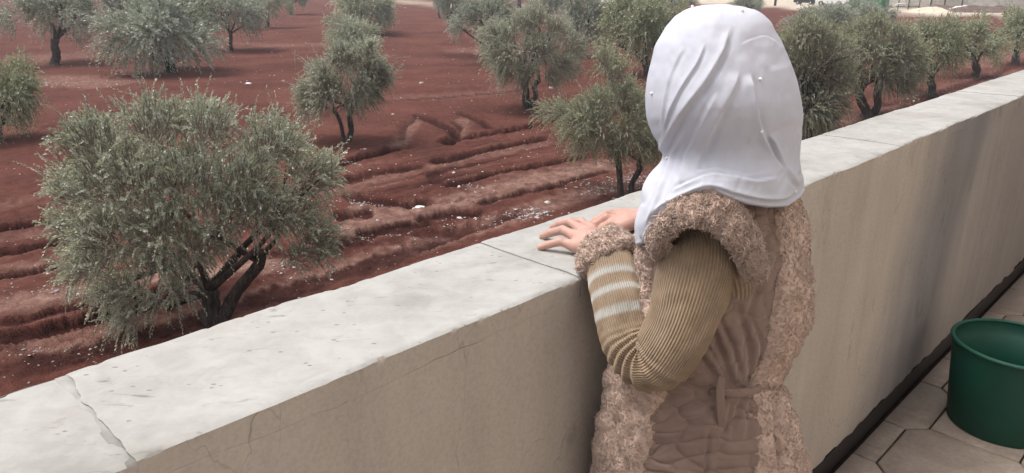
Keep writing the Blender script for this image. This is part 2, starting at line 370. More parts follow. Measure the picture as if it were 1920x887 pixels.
for pts, w, dp, mo in [
    ([(600, 313), (650, 303), (735, 281), (780, 274)], .30, .26, .9), ([(820, 268), (880, 257), (940, 248), (1010, 233), (1060, 226)], .30, .28, .9),
    ([(640, 343), (701, 325), (752, 318), (803, 310)], .26, .18, .7), ([(803, 306), (870, 293), (905, 283), (975, 268), (1039, 257)], .24, .2, .85),
    ([(837, 351), (904, 332), (938, 323), (989, 315), (1063, 300), (1120, 290)], .22, .2, .85),
    ([(640, 356), (668, 372), (735, 381), (776, 383), (820, 372)], .28, .2, .75),
    ([(625, 408), (660, 402), (700, 398)], .3, .2, .85), ([(600, 462), (634, 454), (718, 430), (776, 420), (812, 424)], .32, .2, .85),
    ([(783, 413), (837, 402), (904, 402)], .3, .2, .85), ([(890, 386), (931, 372), (960, 368), (992, 357), (1072, 346)], .2, .16, .8),
    ([(1019, 354), (1080, 334), (1155, 316)], .16, .12, .8), ([(740, 430), (830, 440), (900, 420)], .25, .1, .5),
    ([(772, 213), (816, 230), (843, 244), (853, 257), (838, 273)], .24, .2, .8), ([(854, 210), (894, 224), (921, 244)], .2, .14, .7),
    ([(775, 216), (757, 240), (748, 262)], .16, .12, .5), ([(860, 230), (851, 255), (846, 268)], .18, .14, .6),
    ([(830, 345), (820, 330), (840, 318)], .2, .12, .5), ([(990, 405), (960, 402), (920, 418), (840, 446), (760, 470)], .22, .14, .7),
    ([(-30, 432), (60, 420), (130, 412), (200, 400)], .28, .25, .95), ([(-30, 480), (60, 466), (130, 450)], .22, .2, .8),
    ([(-30, 522), (50, 510), (110, 498), (180, 484)], .26, .22, .95), ([(-30, 612), (60, 596), (150, 572), (260, 556), (420, 520)], .2, .16, .85),
    ([(-30, 640), (60, 624), (160, 600), (300, 565), (420, 535)], .24, .2, .95), ([(-30, 715), (100, 680), (240, 640), (420, 585), (640, 515), (800, 465)], .4, .08, .75),
    ([(500, 478), (600, 470), (700, 452)], .25, .15, .7),
    ([(600, 222), (640, 205), (720, 190), (860, 180), (1000, 165), (1100, 140)], .22, .06, .5), ([(70, 242), (150, 228), (260, 205), (520, 196)], .35, .06, .45),
    ([(1500, 262), (1600, 235), (1690, 205), (1800, 165)], .3, .12, .75), ([(1700, 215), (1800, 160), (1900, 125)], .35, .12, .6), ([(1640, 200), (1740, 182), (1830, 155)], .3, .1, .6),
    ([(840, 100), (905, 112), (960, 105)], 1.6, .05, .45)]:
    rut(pts, w, dp, mo, 0, .2)
# clods and roughness
zn = np.abs(Y) < 60
cl = fbm(X[idx] / .16, Y[idx] / .16, seed=23, oct=3, gain=.7); c2 = fbm(X[idx] / .9, Y[idx] / .9, seed=29, oct=3)
Z[idx] += (.008 + .018 * dist_[idx]) * cl + (.008 + .004 * dist_[idx]) * c2
moist_shade[idx] = np.clip(moist_shade[idx] + .35 * np.clip(c2 - .35, 0, 1) * dist_[idx], 0, 1)
an, ad_ = X[idx] * WN[0] + Y[idx] * WN[1], X[idx] * WD[0] + Y[idx] * WD[1]
zone = np.clip((an - 8.2) / .8, 0, 1) * np.clip((18.5 - an) / 3, 0, 1) * np.clip((34 - ad_) / 6, 0, 1) + .5 * np.clip((an - 7) / 1, 0, 1) * np.clip((13 - an) / 2, 0, 1) * np.clip((ad_ - 28) / 4, 0, 1)
stk = fbm(ad_ / 2.6, an / .20 + .6 * vnoise(ad_ / 3, an / 2, seed=96), seed=95, oct=4, gain=.6); gate = np.clip(vnoise(ad_ / 4, an / .9, seed=97) + .45, 0, 1)
Z[idx] += .016 * stk * zone * gate
dryv[idx] = np.clip(dryv[idx] + .40 * np.clip(stk - .05, 0, 1) * zone * gate * (1 - moist_shade[idx]), 0, 1); moist_shade[idx] = np.maximum(moist_shade[idx], .75 * np.clip(-stk * 1.5 - .45, 0, 1) * zone * gate)
# tyre tread print
P = gpath([(-30, 660), (60, 638), (138, 610), (200, 592)]); d, sd, t = poly_dist(X[idx], Y[idx], smooth_curve(P, 24)); L = np.linalg.norm(P[-1] - P[0])
tr = (np.abs(d) < .13) * (((t * L / .09 + np.abs(d) * 3) % 1) < .5)
Z[idx] -= .035 * tr; moist_shade[idx] = np.maximum(moist_shade[idx], .6 * tr)
far = np.hypot(X, Y)
yard = np.zeros_like(X)
yA = gp(1440, 11)[:2]; yB = gp(1860, 29)[:2]
# yard: everything beyond the line from the trees' far end to the block wall
ln = np.array([gp(600, -20)[:2] if False else gp(1405, 12)[:2], gp(1500, 17)[:2], gp(1660, 26)[:2], gp(1800, 28)[:2], gp(1990, 36)[:2]])
ln = np.vstack([ln[0] + (ln[0] - ln[1]) * 3, ln, ln[-1] + (ln[-1] - ln[-2]) * 5])
d, sd, t = poly_dist(X, Y, ln)
yard = np.clip(.5 + (sd * d + 1.2 * fbm(X / 4, Y / 4, seed=41, oct=2)) / 2, 0, 1) * (Y > 60) * (X > 20)
d, sd, t = poly_dist(X, Y, gpath([(680, 5), (745, 3), (790, 5), (840, 8), (905, 14), (1000, 12)])); yard = np.maximum(yard, .55 * np.exp(-(d / 5) ** 4) * (Y > 60))
ground = mesh_np('ground', np.stack([X, Y, Z], -1), grid_faces(len(ys), len(us))[:, ::-1], M['soil'], cols=dict(moist_shade=moist_shade, dry=np.clip(dryv, 0, 1), yard=yard))
tag(ground, 'red ploughed soil of the olive grove with wheel ruts', None, None, 'structure')

# ------------------------------------------------------------------ balcony floor
TP, TC = .3025, .052                    # pitch and chamfer of the octagon pattern
IN_N, OUT_N, CAPZ = .646, .867, .943
fl = MB(); ax = np.array([WD, WN, [0, 0, 1]])
fl.box(wall_pt(1.8, -.22, -.105), (4.4, 1.085, .095), ax); floor = fl.build('balcony_floor', M['grout'], smooth=False); tag(floor, 'dark jointed balcony floor under the tiles', kind='structure')
def clip_poly(P, n_max):
    out = []
    for i in range(len(P)):
        a, b2 = P[i], P[(i + 1) % len(P)]
        if a[1] <= n_max: out.append(a)
        if (a[1] <= n_max) != (b2[1] <= n_max):
            t = (n_max - a[1]) / (b2[1] - a[1]); out.append(a + (b2 - a) * t)
    return np.array(out)
rng = np.random.default_rng(4)
n0, d0 = .692, 2.527
oct_h, sq_h = TP / 2 + TC / 2, TP / 2 - TC / 2
cache = {}
for i in range(-6, 1):
    for j in range(-9, 9):
        nc, dc = n0 + i * TP, d0 + j * TP
        if dc < .2 or dc > 4.6: continue
        if (i + j) % 2 == 0:
            h, c = oct_h, TC
            P = np.array([[-h + c, -h], [h - c, -h], [h, -h + c], [h, h - c], [h - c, h], [-h + c, h], [-h, h - c], [-h, -h + c]])
        else:
            h = sq_h; P = np.array([[-h, -h], [h, -h], [h, h], [-h, h]])
        g = .0032; P = P * (1 - g / h)
        P = clip_poly(P, .634 - nc) if nc + h > .634 else P
        if len(P) < 3: continue
        key = (round(h, 3), len(P), round(P.max(), 3), i == 0)
        if key not in cache:
            k = len(P); cen = P.mean(0); Pi = cen + (P - cen) * (1 - .004 / h)
            w3 = lambda Q, z: np.array([WD * q[0] + WN * q[1] + np.array([0, 0, z]) for q in Q])
            V = np.vstack([w3(P, -.012), w3(P, -.0012), w3(Pi, 0)]); jj = np.arange(k); j2 = (jj + 1) % k
            F = [np.vstack([np.stack([jj, j2, k + j2, k + jj], -1), np.stack([k + jj, k + j2, 2 * k + j2, 2 * k + jj], -1)]), (2 * k + jj)[None]]
            o = mesh_np('floor_tile', V, F, M['floor_tile'], None, False); cache[key] = o.data
        else: o = link('floor_tile', cache[key])
        o.parent = floor; o.location = wall_pt(dc, nc, .0 + rng.normal() * .0006); o.rotation_euler = (rng.normal() * .002, rng.normal() * .002, 0)

# ------------------------------------------------------------------ parapet
par = empty('parapet_wall', wall_pt(1.2, .75, 0)); tag(par, 'low rendered balcony parapet wall with white stone capping', 'wall')
D0, D1 = -1.6, 6.2
def sheet_box(name, d0, d1, n0, n1, z0, z1, matr, parent, nd, nn, nz, disp):
    """closed box of fine sheets (d, n, z) with disp(d,n,z)->offset"""
    V = []; Q = []; cnt = 0
    def face(A, B, fn, flip):
        nonlocal cnt
        a, b2 = np.meshgrid(A, B, indexing='ij'); p = fn(a.ravel(), b2.ravel()); q = grid_faces(len(A), len(B)); V.append(p); Q.append((q[:, ::-1] if flip else q) + cnt); cnt += len(p)
    dd, nn_, zz = np.linspace(d0, d1, nd), np.linspace(n0, n1, nn), np.linspace(z0, z1, nz)
    st = lambda a, b2, c: np.stack(np.broadcast_arrays(a, b2, c), -1).astype(float)
    face(dd, nn_, lambda a, b2: st(a, b2, z1), False); face(dd, nn_, lambda a, b2: st(a, b2, z0), True)
    face(dd, zz, lambda a, b2: st(a, n0, b2), False); face(dd, zz, lambda a, b2: st(a, n1, b2), True)
    face(nn_, zz, lambda a, b2: st(d0, a, b2), True); face(nn_, zz, lambda a, b2: st(d1, a, b2), False)
    V = np.vstack(V); V = V + disp(V); W = V[:, :1] * WD + V[:, 1:2] * WN; W[:, 2] += V[:, 2]
    o = mesh_np(name, W, np.vstack(Q), matr, parent)
    bm = bmesh.new(); bm.from_mesh(o.data); bmesh.ops.remove_doubles(bm, verts=bm.verts, dist=1e-5); bmesh.ops.recalc_face_normals(bm, faces=bm.faces)
    for e in bm.edges:
        if len(e.link_faces) == 2 and e.calc_face_angle() > .6: e.smooth = False
    bm.to_mesh(o.data); bm.free(); return o
def seam(x): return .0035 * fbm(x * 5, x * 0, seed=68, oct=2) + .0022 * fbm(x * 24, x * 0, seed=69, oct=3)
def wall_disp(V):
    o = np.zeros_like(V); inn = (V[:, 1] < (IN_N + OUT_N) / 2)
    o[:, 1] = np.where(inn, .003 * fbm(V[:, 0] * 3, V[:, 2] * 3, seed=7, oct=3) - .0035 * np.exp(-((V[:, 2] - .074) / .02) ** 2) * (vnoise(V[:, 0] * 25, V[:, 2] * 8, seed=3)), 0)
    o[:, 2] = np.where(V[:, 2] < .1, .006 * fbm(V[:, 0] * 22, V[:, 0] * 0, seed=9, oct=3), np.where(V[:, 2] > CAPZ - .033, seam(V[:, 0]), 0))
    return o
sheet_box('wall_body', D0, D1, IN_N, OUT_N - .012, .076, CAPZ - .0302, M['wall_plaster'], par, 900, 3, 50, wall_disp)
sk = sheet_box('skirting', D0, D1, IN_N - .002, OUT_N - .03, .0, .074, M['skirting'], par, 200, 2, 4, lambda V: np.zeros_like(V))
wb2 = MB(); wb2.box(wall_pt((D0 + D1) / 2, OUT_N - .08, -1.75), ((D1 - D0) / 2 + .0, .06, 1.735), ax)
wb2.build('facade', M['house_plaster'], par, False)
joints = [D0, -.46, .165, .787, 1.46, 2.10, 2.74, 3.36, 4.02, 4.7, 5.4, D1]
hts = [0, .0, -.0012, .0015, .0025, .001, .002, 0, .002, .001, 0, 0]
for k in range(len(joints) - 1):
    a, b2 = joints[k], joints[k + 1]; L = b2 - a; dz = hts[k + 1] if k < 11 else 0
    rough_a = .005 if abs(a - .165) < .01 else .0012; rough_b = .0006
    bow = rng.normal() * .0015; gap = .0006
    def cd(V, a=a, b2=b2, dz=dz, ra=rough_a, rb=rough_b, k=k, bow=bow):
        o = np.zeros_like(V); t = (V[:, 0] - a) / (b2 - a)
        o[:, 0] += np.exp(-t / .03) * ra * (fbm(V[:, 1] * 28 + k, V[:, 2] * 20, seed=k, oct=4) * 1.1 + .4) - np.exp(-(1 - t) / .03) * rb * (fbm(V[:, 1] * 28 + k, V[:, 2] * 20, seed=k + 20, oct=4) + .4)
        e = np.minimum(V[:, 1] - IN_N, OUT_N - V[:, 1]); top = V[:, 2] > CAPZ - .002
        chip = np.clip(vnoise(V[:, 0] * 45, V[:, 1] * 45, seed=50) * .6 + vnoise(V[:, 0] * 130, V[:, 1] * 130, seed=51) * .5 - .1, 0, 1)
        inner = V[:, 1] < IN_N + .001
        o[:, 1] += np.where(inner, .003 * fbm(V[:, 0] * 3, V[:, 2] * 3, seed=7, oct=3) - .0006 + 0.0006 * fbm(V[:, 0] * 30, V[:, 2] * 30, seed=61, oct=3) + 0.0008 * fbm(V[:, 0] * 2.5, V[:, 0] * 0, seed=62, oct=2) + 0.003 * chip * top, 0) + np.where(V[:, 1] > OUT_N - .001, .004 * fbm(V[:, 0] * 4, V[:, 0] * 0, seed=63, oct=3), 0)
        o[:, 2] += np.where(top, dz + .0012 * fbm(V[:, 0] * 9, V[:, 1] * 9, seed=64, oct=4) - .003 * np.exp(-e / .004) - .004 * chip * np.exp(-e / .005) - .0012 * np.exp(-np.minimum(t, 1 - t) * (b2 - a) / .004), seam(V[:, 0]) + .0012 * np.clip(vnoise(V[:, 0] * 7, V[:, 0] * 0, seed=65) + .1, 0, 1))
        return o
    cs_ = sheet_box('cap_slab', a + gap, b2 - gap, IN_N, OUT_N, CAPZ - .030, CAPZ, M['cap_stone'], par, max(20, int(L / .005)) if b2 > -.1 and a < 3.4 else 20, 46, 6, cd)
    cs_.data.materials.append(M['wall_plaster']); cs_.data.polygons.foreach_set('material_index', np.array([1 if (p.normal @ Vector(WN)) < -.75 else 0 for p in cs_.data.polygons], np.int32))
mo_ = MB()
for q in joints[1:-1]:
    mo_.box(wall_pt(q, (IN_N + OUT_N) / 2, CAPZ - .018), (.008, (OUT_N - IN_N) / 2 - .001, .0162), ax)
mo_.build('mortar_joint', M['mortar'], par, False)

# house wall behind the camera, unseen end wall added to darken the right end of the balcony
hw = empty('house_wall', wall_pt(1.8, -1.3, 0)); tag(hw, 'rendered house wall behind the balcony', 'wall')
q = MB(); q.box(wall_pt(1.8, -1.40, 0.0), (4.4, .10, 3.3), ax); q.build('wall_body', M['house_plaster'], hw, False)
ew = empty('shade_end_wall', wall_pt(4.75, -.3, 0)); tag(ew, 'unseen end wall added to shade the right end of the balcony', 'wall')
q = MB(); q.box(wall_pt(4.8, -.33, 1.4), (.1, .95, 1.38), ax); q.build('wall_body', M['house_plaster'], ew, False)  # body of the added unseen wall that shades the right end

# ------------------------------------------------------------------ far yard
simple('white_wall', (.62, .61, .59), .85, .2, .08, 1)
simple('concrete', (.60, .59, .58), .9, .2, .15, 2)
simple('sand', (.60, .51, .40), .95, .1, .12, 1.5, .3)
simple('rubble_soil', (.13, .095, .085), .95, .1, .5, 2, .5)
simple('white_gravel', (.72, .71, .69), .95, .1, .15, 3)
simple('green_paint', (.045, .23, .12), .5, .4, .2, 1.2)
simple('dark_metal', (.035, .035, .037), .5, .5, .3, 5)
simple('car_white', (.72, .73, .74), .25, .5, .02, 1)
simple('car_dark', (.03, .032, .038), .3, .5, .2, 1)
simple('glass', (.03, .035, .04), .08, .6, .1, 1)
simple('tyre', (.02, .02, .021), .85, .2, .2, 9)
simple('rim', (.42, .42, .43), .35, .5, .1, 9, metallic=.6)
simple('orange', (.75, .28, .02), .5, .4, .1, 3)
simple('pink_wall', (.50, .36, .32), .85, .2, .1, 1)
m, nt, b = mat('block_wall', rough=.9, spec=.15); v = coords(nt, rot=(R_(90), 0, 0), kind='Object'); br = N(nt, 'TexBrick')
br.inputs['Scale'].default_value = 1; br.inputs['Brick Width'].default_value = .4; br.inputs['Row Height'].default_value = .2; br.inputs['Mortar Size'].default_value = .012
br.inputs['Color1'].default_value = (.74, .735, .72, 1); br.inputs['Color2'].default_value = (.62, .61, .60, 1); br.inputs['Mortar'].default_value = (.50, .49, .48, 1); nt.links.new(v, br.inputs['Vector'])
nt.links.new(mix(nt, .5, br.outputs[0], ramp(nt, noise(nt, coords(nt), 1.3, 6, .7), [(.3, .6), (.65, 1.1)]), 'MULTIPLY'), b.inputs['Base Color']); M['block_wall'] = m
def frame(pL, pR):
    a, c = gp(*pL), gp(*pR); v = (c - a); v[2] = 0; L = np.linalg.norm(v); v /= L
    return a, c, v, L, math.atan2(v[1], v[0])
# block wall with concrete columns, seen from 1652 to beyond the right edge
a, c, v, L, rz = frame((1655, 15), (1990, 24))
bw = empty('block_wall', a, rz); tag(bw, 'long grey concrete block wall with pillars behind the yard', 'wall')
def loc_mb(root, mb, name, matr, smooth=False, **k):
    V, F = mb.arrays(); o = mesh_np(name, V, F, matr, None, smooth, **k); o.parent = root; return o
q = MB(); q.box((L * .5, .25, 2.6), (L * .5, .1, 2.9)); loc_mb(bw, q, 'wall_body', M['block_wall'])
for px in (1706, 1760, 1820, 1893, 1960):
    t = (px - 1655) / 335 * L * .985; q = MB(); q.box((t, .12, 2.6), (.32, .12, 2.9)); loc_mb(bw, q, 'pillar', M['concrete'])
q = MB(); q.box((8.2, .06, 2.3), (2.9, .03, 2.1)); loc_mb(bw, q, 'plaster_panel', M['white_wall'])
for t in (6.6, 8.4, 10.6):
    q = MB(); q.box((t, -.03, 2.3), (.06, .05, 2.1)); loc_mb(bw, q, 'rail', M['dark_metal'])
# open steel frame standing in front of the wall
a, c, v, L, rz = frame((1664, 19), (1722, 20)); sf = empty('steel_frame', a, rz); tag(sf, 'open black steel frame standing before the block wall', 'frame')
for t in (0, .33, .66, 1.0):
    q = MB(); q.box((t * L, 0, 1.9), (.05, .05, 1.9)); loc_mb(sf, q, 'post', M['dark_metal'])
for z in (.5, 1.7, 2.9, 3.7):
    q = MB(); q.box((.5 * L, .11, z), (.5 * L, .04, .04)); loc_mb(sf, q, 'rail', M['dark_metal'])
q = MB(); q.tube([(L * .15, .0, .35), (L * .3, -.3, .8), (L * .5, -.3, .85), (L * .62, 0, .4)], .12, 6); loc_mb(sf, q, 'tank', M['white_wall'], True)
# green corrugated shed
a, c, v, L, rz = frame((1591, 22), (1652, 24)); gs = empty('green_shed', a, rz); tag(gs, 'green sheet metal shed beside the parked white pickup', 'shed')
n = 81; xs = np.linspace(0, L, n); zz_ = .05 * (np.arange(n) % 2)
V = np.vstack([np.stack([xs, -zz_, np.full(n, .05)], -1), np.stack([xs, -zz_, np.full(n, 3.6)], -1)]); q = MB(); q.add(V, grid_faces(2, n)); loc_mb(gs, q, 'sheet_wall', M['green_paint'])
q = MB(); q.box((L / 2, 1.6, 1.8), (L / 2, 1.5, 1.75)); loc_mb(gs, q, 'shed_body', M['green_paint'])
q = MB(); q.box((L / 2, 1.5, 3.72), (L / 2 + .2, 1.8, .07)); loc_mb(gs, q, 'roof', M['white_wall'])
for t in (.02, L * .5, L - .02): q = MB(); q.box((t, -.1, 1.8), (.05, .04, 1.8)); loc_mb(gs, q, 'post', M['green_paint'])
# vehicles
def prism(mb, prof, y0, y1, taper=0):
    prof = np.asarray(prof, float); k = len(prof)
    V = np.vstack([np.stack([prof[:, 0], np.full(k, y0), prof[:, 1]], -1), np.stack([prof[:, 0], np.full(k, y1), prof[:, 1]], -1)])
    j = np.arange(k); j2 = (j + 1) % k; mb.add(V, np.stack([j, j2, k + j2, k + j], -1))
    return V, k
def vehicle(name, pL, pR, label, cat, body, pickup=True):
    a, c, v, L, rz = frame(pL, pR); r = empty(name, a, rz); tag(r, label, cat); s = L / 4.8
    q = bmesh.new()
    def poly(prof, y0, y1):
        A = [q.verts.new((x * s, y0 * s, z * s)) for x, z in prof]; B = [q.verts.new((x * s, y1 * s, z * s)) for x, z in prof]; k = len(A)
        q.faces.new(A); q.faces.new(B[::-1])
        for i in range(k): q.faces.new((A[i], B[i], B[(i + 1) % k], A[(i + 1) % k]))
    def arch(cx): return [(cx - .42 * math.cos(t), .34 + .42 * math.sin(t)) for t in np.linspace(0, math.pi, 8)]
    low = [(.05, .42)] + arch(.95) + arch(3.75) + [(4.75, .42), (4.8, .75), (4.68, 1.0), (.02, 1.02), (0, .6)]
    poly(low, .0, 1.75)
    prof = [(1.6, 1.0), (1.75, 1.66), (2.8, 1.68), (3.45, 1.02)] if pickup else [(.5, 1.02), (.95, 1.48), (2.9, 1.5), (3.7, 1.01)]
    poly(prof, .1, 1.65); bmesh.ops.recalc_face_normals(q, faces=q.faces); bmesh.ops.bevel(q, geom=list(q.edges), offset=.03 * s, segments=2, affect='EDGES', clamp_overlap=True)
    me = bpy.data.meshes.new('body'); q.to_mesh(me); q.free(); me.materials.append(body); o = link('body', me); o.parent = r
    wnd = [(1.78, 1.06), (1.88, 1.55), (2.7, 1.57), (3.2, 1.06)] if pickup else [(.85, 1.06), (1.1, 1.4), (2.8, 1.42), (3.3, 1.06)]
    for y in (.075, 1.66):
        m_ = MB(); k = len(wnd); V = np.array([[x * s, y * s, z * s] for x, z in wnd] + [[x * s, (y + .02) * s, z * s] for x, z in wnd]); j = np.arange(4); j2 = (j + 1) % 4
        m_.add(V, np.vstack([np.stack([j, j2, 4 + j2, 4 + j], -1), [[3, 2, 1, 0]], [[4, 5, 6, 7]]])); loc_mb(r, m_, 'window', M['glass'])
    for cx in (.95, 3.75):
        for y in (.12, 1.63):
            m_ = MB(); m_.tube([((cx) * s, (y - .11) * s, .34 * s), (cx * s, (y + .11) * s, .34 * s)], .34 * s, 18); w = loc_mb(r, m_, 'wheel', M['tyre'])
            m_ = MB(); m_.tube([((cx) * s, (y - .125) * s, .34 * s), (cx * s, (y + .125) * s, .34 * s)], .20 * s, 14); h = loc_mb(w, m_, 'rim', M['rim'])
    for x in (.0, 4.79):
        m_ = MB(); m_.box((x * s, .87 * s, .48 * s), (.05 * s, .86 * s, .09 * s)); loc_mb(r, m_, 'bumper', M['dark_metal'])
    return r
vehicle('pickup_truck', (1527, 11), (1585, 13.5), 'white pickup truck parked left of the green shed', 'truck', M['car_white'])
vehicle('parked_car', (1487, 8), (1528, 9), 'dark car half hidden behind the white pickup truck', 'car', M['car_dark'], False)
# heaps
def heap(name, px, py, w, d, h, matr, label, seed):
    P = gp(px, py); n, k = 14, 40; r = np.linspace(0, 1, n); th = np.linspace(0, 2 * np.pi, k, endpoint=False)
    rr, tt = np.meshgrid(r, th, indexing='ij'); x = rr * np.cos(tt); y = rr * np.sin(tt); z = (1 - rr ** 1.5) * (1 + .35 * fbm(x * 2.2, y * 2.2, seed=seed, oct=3)) - .05
    V = np.stack([x.ravel() * w, y.ravel() * d, z.ravel() * h], -1); o = mesh_np(name, V, grid_faces(n, k, True), matr); o.location = P; o.rotation_euler = (0, 0, -.7); tag(o, label, 'heap'); return o
heap('sand_heap', 1738, 23.5, 3.4, 2.4, .75, M['sand'], 'heap of yellow sand before the block wall', 1)
heap('gravel_heap', 1810, 20.5, 2.6, 1.6, .75, M['white_gravel'], 'small heap of white gravel at the block wall foot', 2)
heap('soil_heap', 1768, 19.5, 4.2, 1.8, .75, M['rubble_soil'], 'dark soil heap left of the white gravel at the wall', 3)
heap('soil_heap', 1852, 22.5, 5.5, 1.8, .9, M['rubble_soil'], 'dark soil heap right of the white gravel at the wall', 4)
# white house and small hut
a, c, v, L, rz = frame((1118, 9), (1172, 10)); wh = empty('white_house', a, rz); tag(wh, 'bright white house behind the olive trees left of the headscarf', 'house')
q = MB(); q.box((L / 2, 2.5, 1.9), (L / 2, 2.4, 2.2)); loc_mb(wh, q, 'wall', M['white_wall'])
q = MB(); q.box((L / 2, 2.5, 4.2), (L / 2 + .3, 2.8, .12)); loc_mb(wh, q, 'roof', M['concrete'])
q = MB(); q.box((L / 2, .06, .35), (L / 2, .05, .3)); loc_mb(wh, q, 'plinth', M['concrete'])
a, c, v, L, rz = frame((953, 14), (976, 14)); wh = empty('pink_hut', a, rz); tag(wh, 'small pink hut with white roof at the top edge', 'hut')
q = MB(); q.box((L / 2, 1.2, .7), (L / 2, 1.2, .9)); loc_mb(wh, q, 'wall', M['pink_wall'])
q = MB(); q.box((L / 2, 1.2, 1.85), (L / 2 + .15, 1.4, .22)); loc_mb(wh, q, 'roof', M['white_gravel'])
q = MB(); q.box((L * .9, -.02, .6), (.25, .03, .7)); loc_mb(wh, q, 'door', M['dark_metal'])
P = gp(948, 9); q = MB(); q.tube([(0, 0, 0), (0, 0, .2), (0, 0, .9), (0, 0, 1.0)], [.34, .38, .38, .3], 14); o = q.build('barrel', M['orange']); o.location = P; tag(o, 'orange barrel left of the small pink hut', 'barrel')
P = gp(1453, 11); q = MB(); q.tube([P, P + np.array([.05, 0, 2.2]), P + np.array([0, 0, 4.4])], [.2, .15, .12], 8); tag(q.build('post', M['bark']), 'dark bare post on the pale yard behind the headscarf', 'post')

# ------------------------------------------------------------------ olive trees
def norm(v): return v / (np.linalg.norm(v, axis=-1, keepdims=True) + 1e-9)
def crown(lobes, n_shoots, K, leaf, rng, droop=.5, up=.5, center=None, L=(.17, .38), spikes=(), twig=True):
    """lobes: (x,y,z,r). Returns leaf verts, quads, shade and twig MB"""
    lb = np.asarray(lobes, float); w = lb[:, 3] ** 2.0; w /= w.sum(); cen = lb[:, :3].mean(0) if center is None else np.asarray(center, float)
    li = rng.choice(len(lb), n_shoots, p=w); c = lb[li, :3]; r = lb[li, 3]
    dr = norm(rng.normal(size=(n_shoots, 3))); outw = norm(c - cen + 1e-3)
    dr = norm(dr + .35 * outw + np.array([0, 0, .15]))
    base = c + dr * (r * rng.uniform(.15, 1.0, n_shoots) ** .5)[:, None] * np.array([1, 1, .85])
    R0 = np.percentile(np.linalg.norm(c - cen, axis=1), 90) + 1e-6; fan = norm(base - cen + np.array([0, 0, .55 * R0]))
    sd = norm(dr * .35 + .85 * fan + rng.normal(size=(n_shoots, 3)) * .26 + np.array([0, 0, 1.]) * (up * np.clip(dr[:, 2:] + .35, 0, 1) - .9 * np.clip(-dr[:, 2:] - .15, 0, 1)))
    Ls = rng.uniform(L[0], L[1], n_shoots); Ls = Ls * np.where((rng.random(n_shoots) < .12) & (dr[:, 2] > .1), 1.6, 1.0) * np.where(dr[:, 2] < -.2, .75, 1.0); g = droop * rng.uniform(.3, 1.4, n_shoots) * (1 + .8 * (dr[:, 2] < -.1))
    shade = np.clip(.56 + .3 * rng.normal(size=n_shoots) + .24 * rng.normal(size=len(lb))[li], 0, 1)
    if len(spikes):
        sp = np.asarray(spikes, float); base = np.vstack([base, sp[:, :3]]); sd = np.vstack([sd, norm(sp[:, 3:6])]); Ls = np.concatenate([Ls, np.linalg.norm(sp[:, 3:6], axis=1)]); g = np.concatenate([g, sp[:, 6]]); shade = np.concatenate([shade, np.full(len(sp), .7)])
    Mn = len(base); t = (np.arange(K) + .6) / K; t = np.broadcast_to(t, (Mn, K)) + rng.uniform(-.3, .3, (Mn, K)) / K
    down = np.array([0, 0, -1.])
    pos = base[:, None] + sd[:, None] * (Ls[:, None] * t)[..., None] + down * (g[:, None] * Ls[:, None] * t ** 2)[..., None]
    tan = norm(sd[:, None] + down * (2 * g[:, None] * t)[..., None])
    rf = norm(rng.normal(size=(Mn, 1, 3))); a = norm(np.cross(tan, rf)); bb = np.cross(tan, a)
    az = (np.arange(K) // 2) * 1.57 + (np.arange(K) % 2) * np.pi; az = az[None] + rng.normal(size=(Mn, K)) * .5
    side = np.cos(az)[..., None] * a + np.sin(az)[..., None] * bb
    ld = norm(tan * rng.uniform(.7, 1.05, (Mn, K))[..., None] + side * .55 + down * .04)
    wv = norm(np.cross(ld, side)); ll = leaf[0] * rng.uniform(.7, 1.25, (Mn, K)) * (1 - .35 * t); ww = leaf[1] * rng.uniform(.8, 1.2, (Mn, K)) * .5
    p0 = pos; p1 = pos + ld * (ll * .45)[..., None] + wv * ww[..., None]; p2 = pos + ld * ll[..., None]; p3 = pos + ld * (ll * .45)[..., None] - wv * ww[..., None]
    V = np.stack([p0, p1, p2, p3], 2).reshape(-1, 3); n = Mn * K
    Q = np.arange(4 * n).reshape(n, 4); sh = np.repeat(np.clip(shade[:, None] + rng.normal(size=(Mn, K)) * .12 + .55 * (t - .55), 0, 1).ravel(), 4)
    TB = None
    if twig:
        ts = np.array([0, .5, 1.0]); tp = base[:, None] + sd[:, None] * (Ls[:, None] * ts)[..., None] + down * (g[:, None] * Ls[:, None] * ts ** 2)[..., None]
        inner = base - sd * (Ls * .5)[:, None]; tp = np.concatenate([inner[:, None], tp], 1)
        rr = np.array([.0055, .0045, .003, .001]) * leaf[1] / .013; th = np.arange(3) * 2.094
        a0 = a[:, :1]; b0 = bb[:, :1]
        TV = tp[:, :, None] + rr[None, :, None, None] * (np.cos(th)[None, None, :, None] * a0[:, :, None] + np.sin(th)[None, None, :, None] * b0[:, :, None])
        TV = TV.reshape(-1, 3); q = grid_faces(4, 3, True); TQ = (q[None] + (np.arange(Mn) * 12)[:, None, None]).reshape(-1, 4); TB = (TV, TQ)
    return V, Q, sh, TB
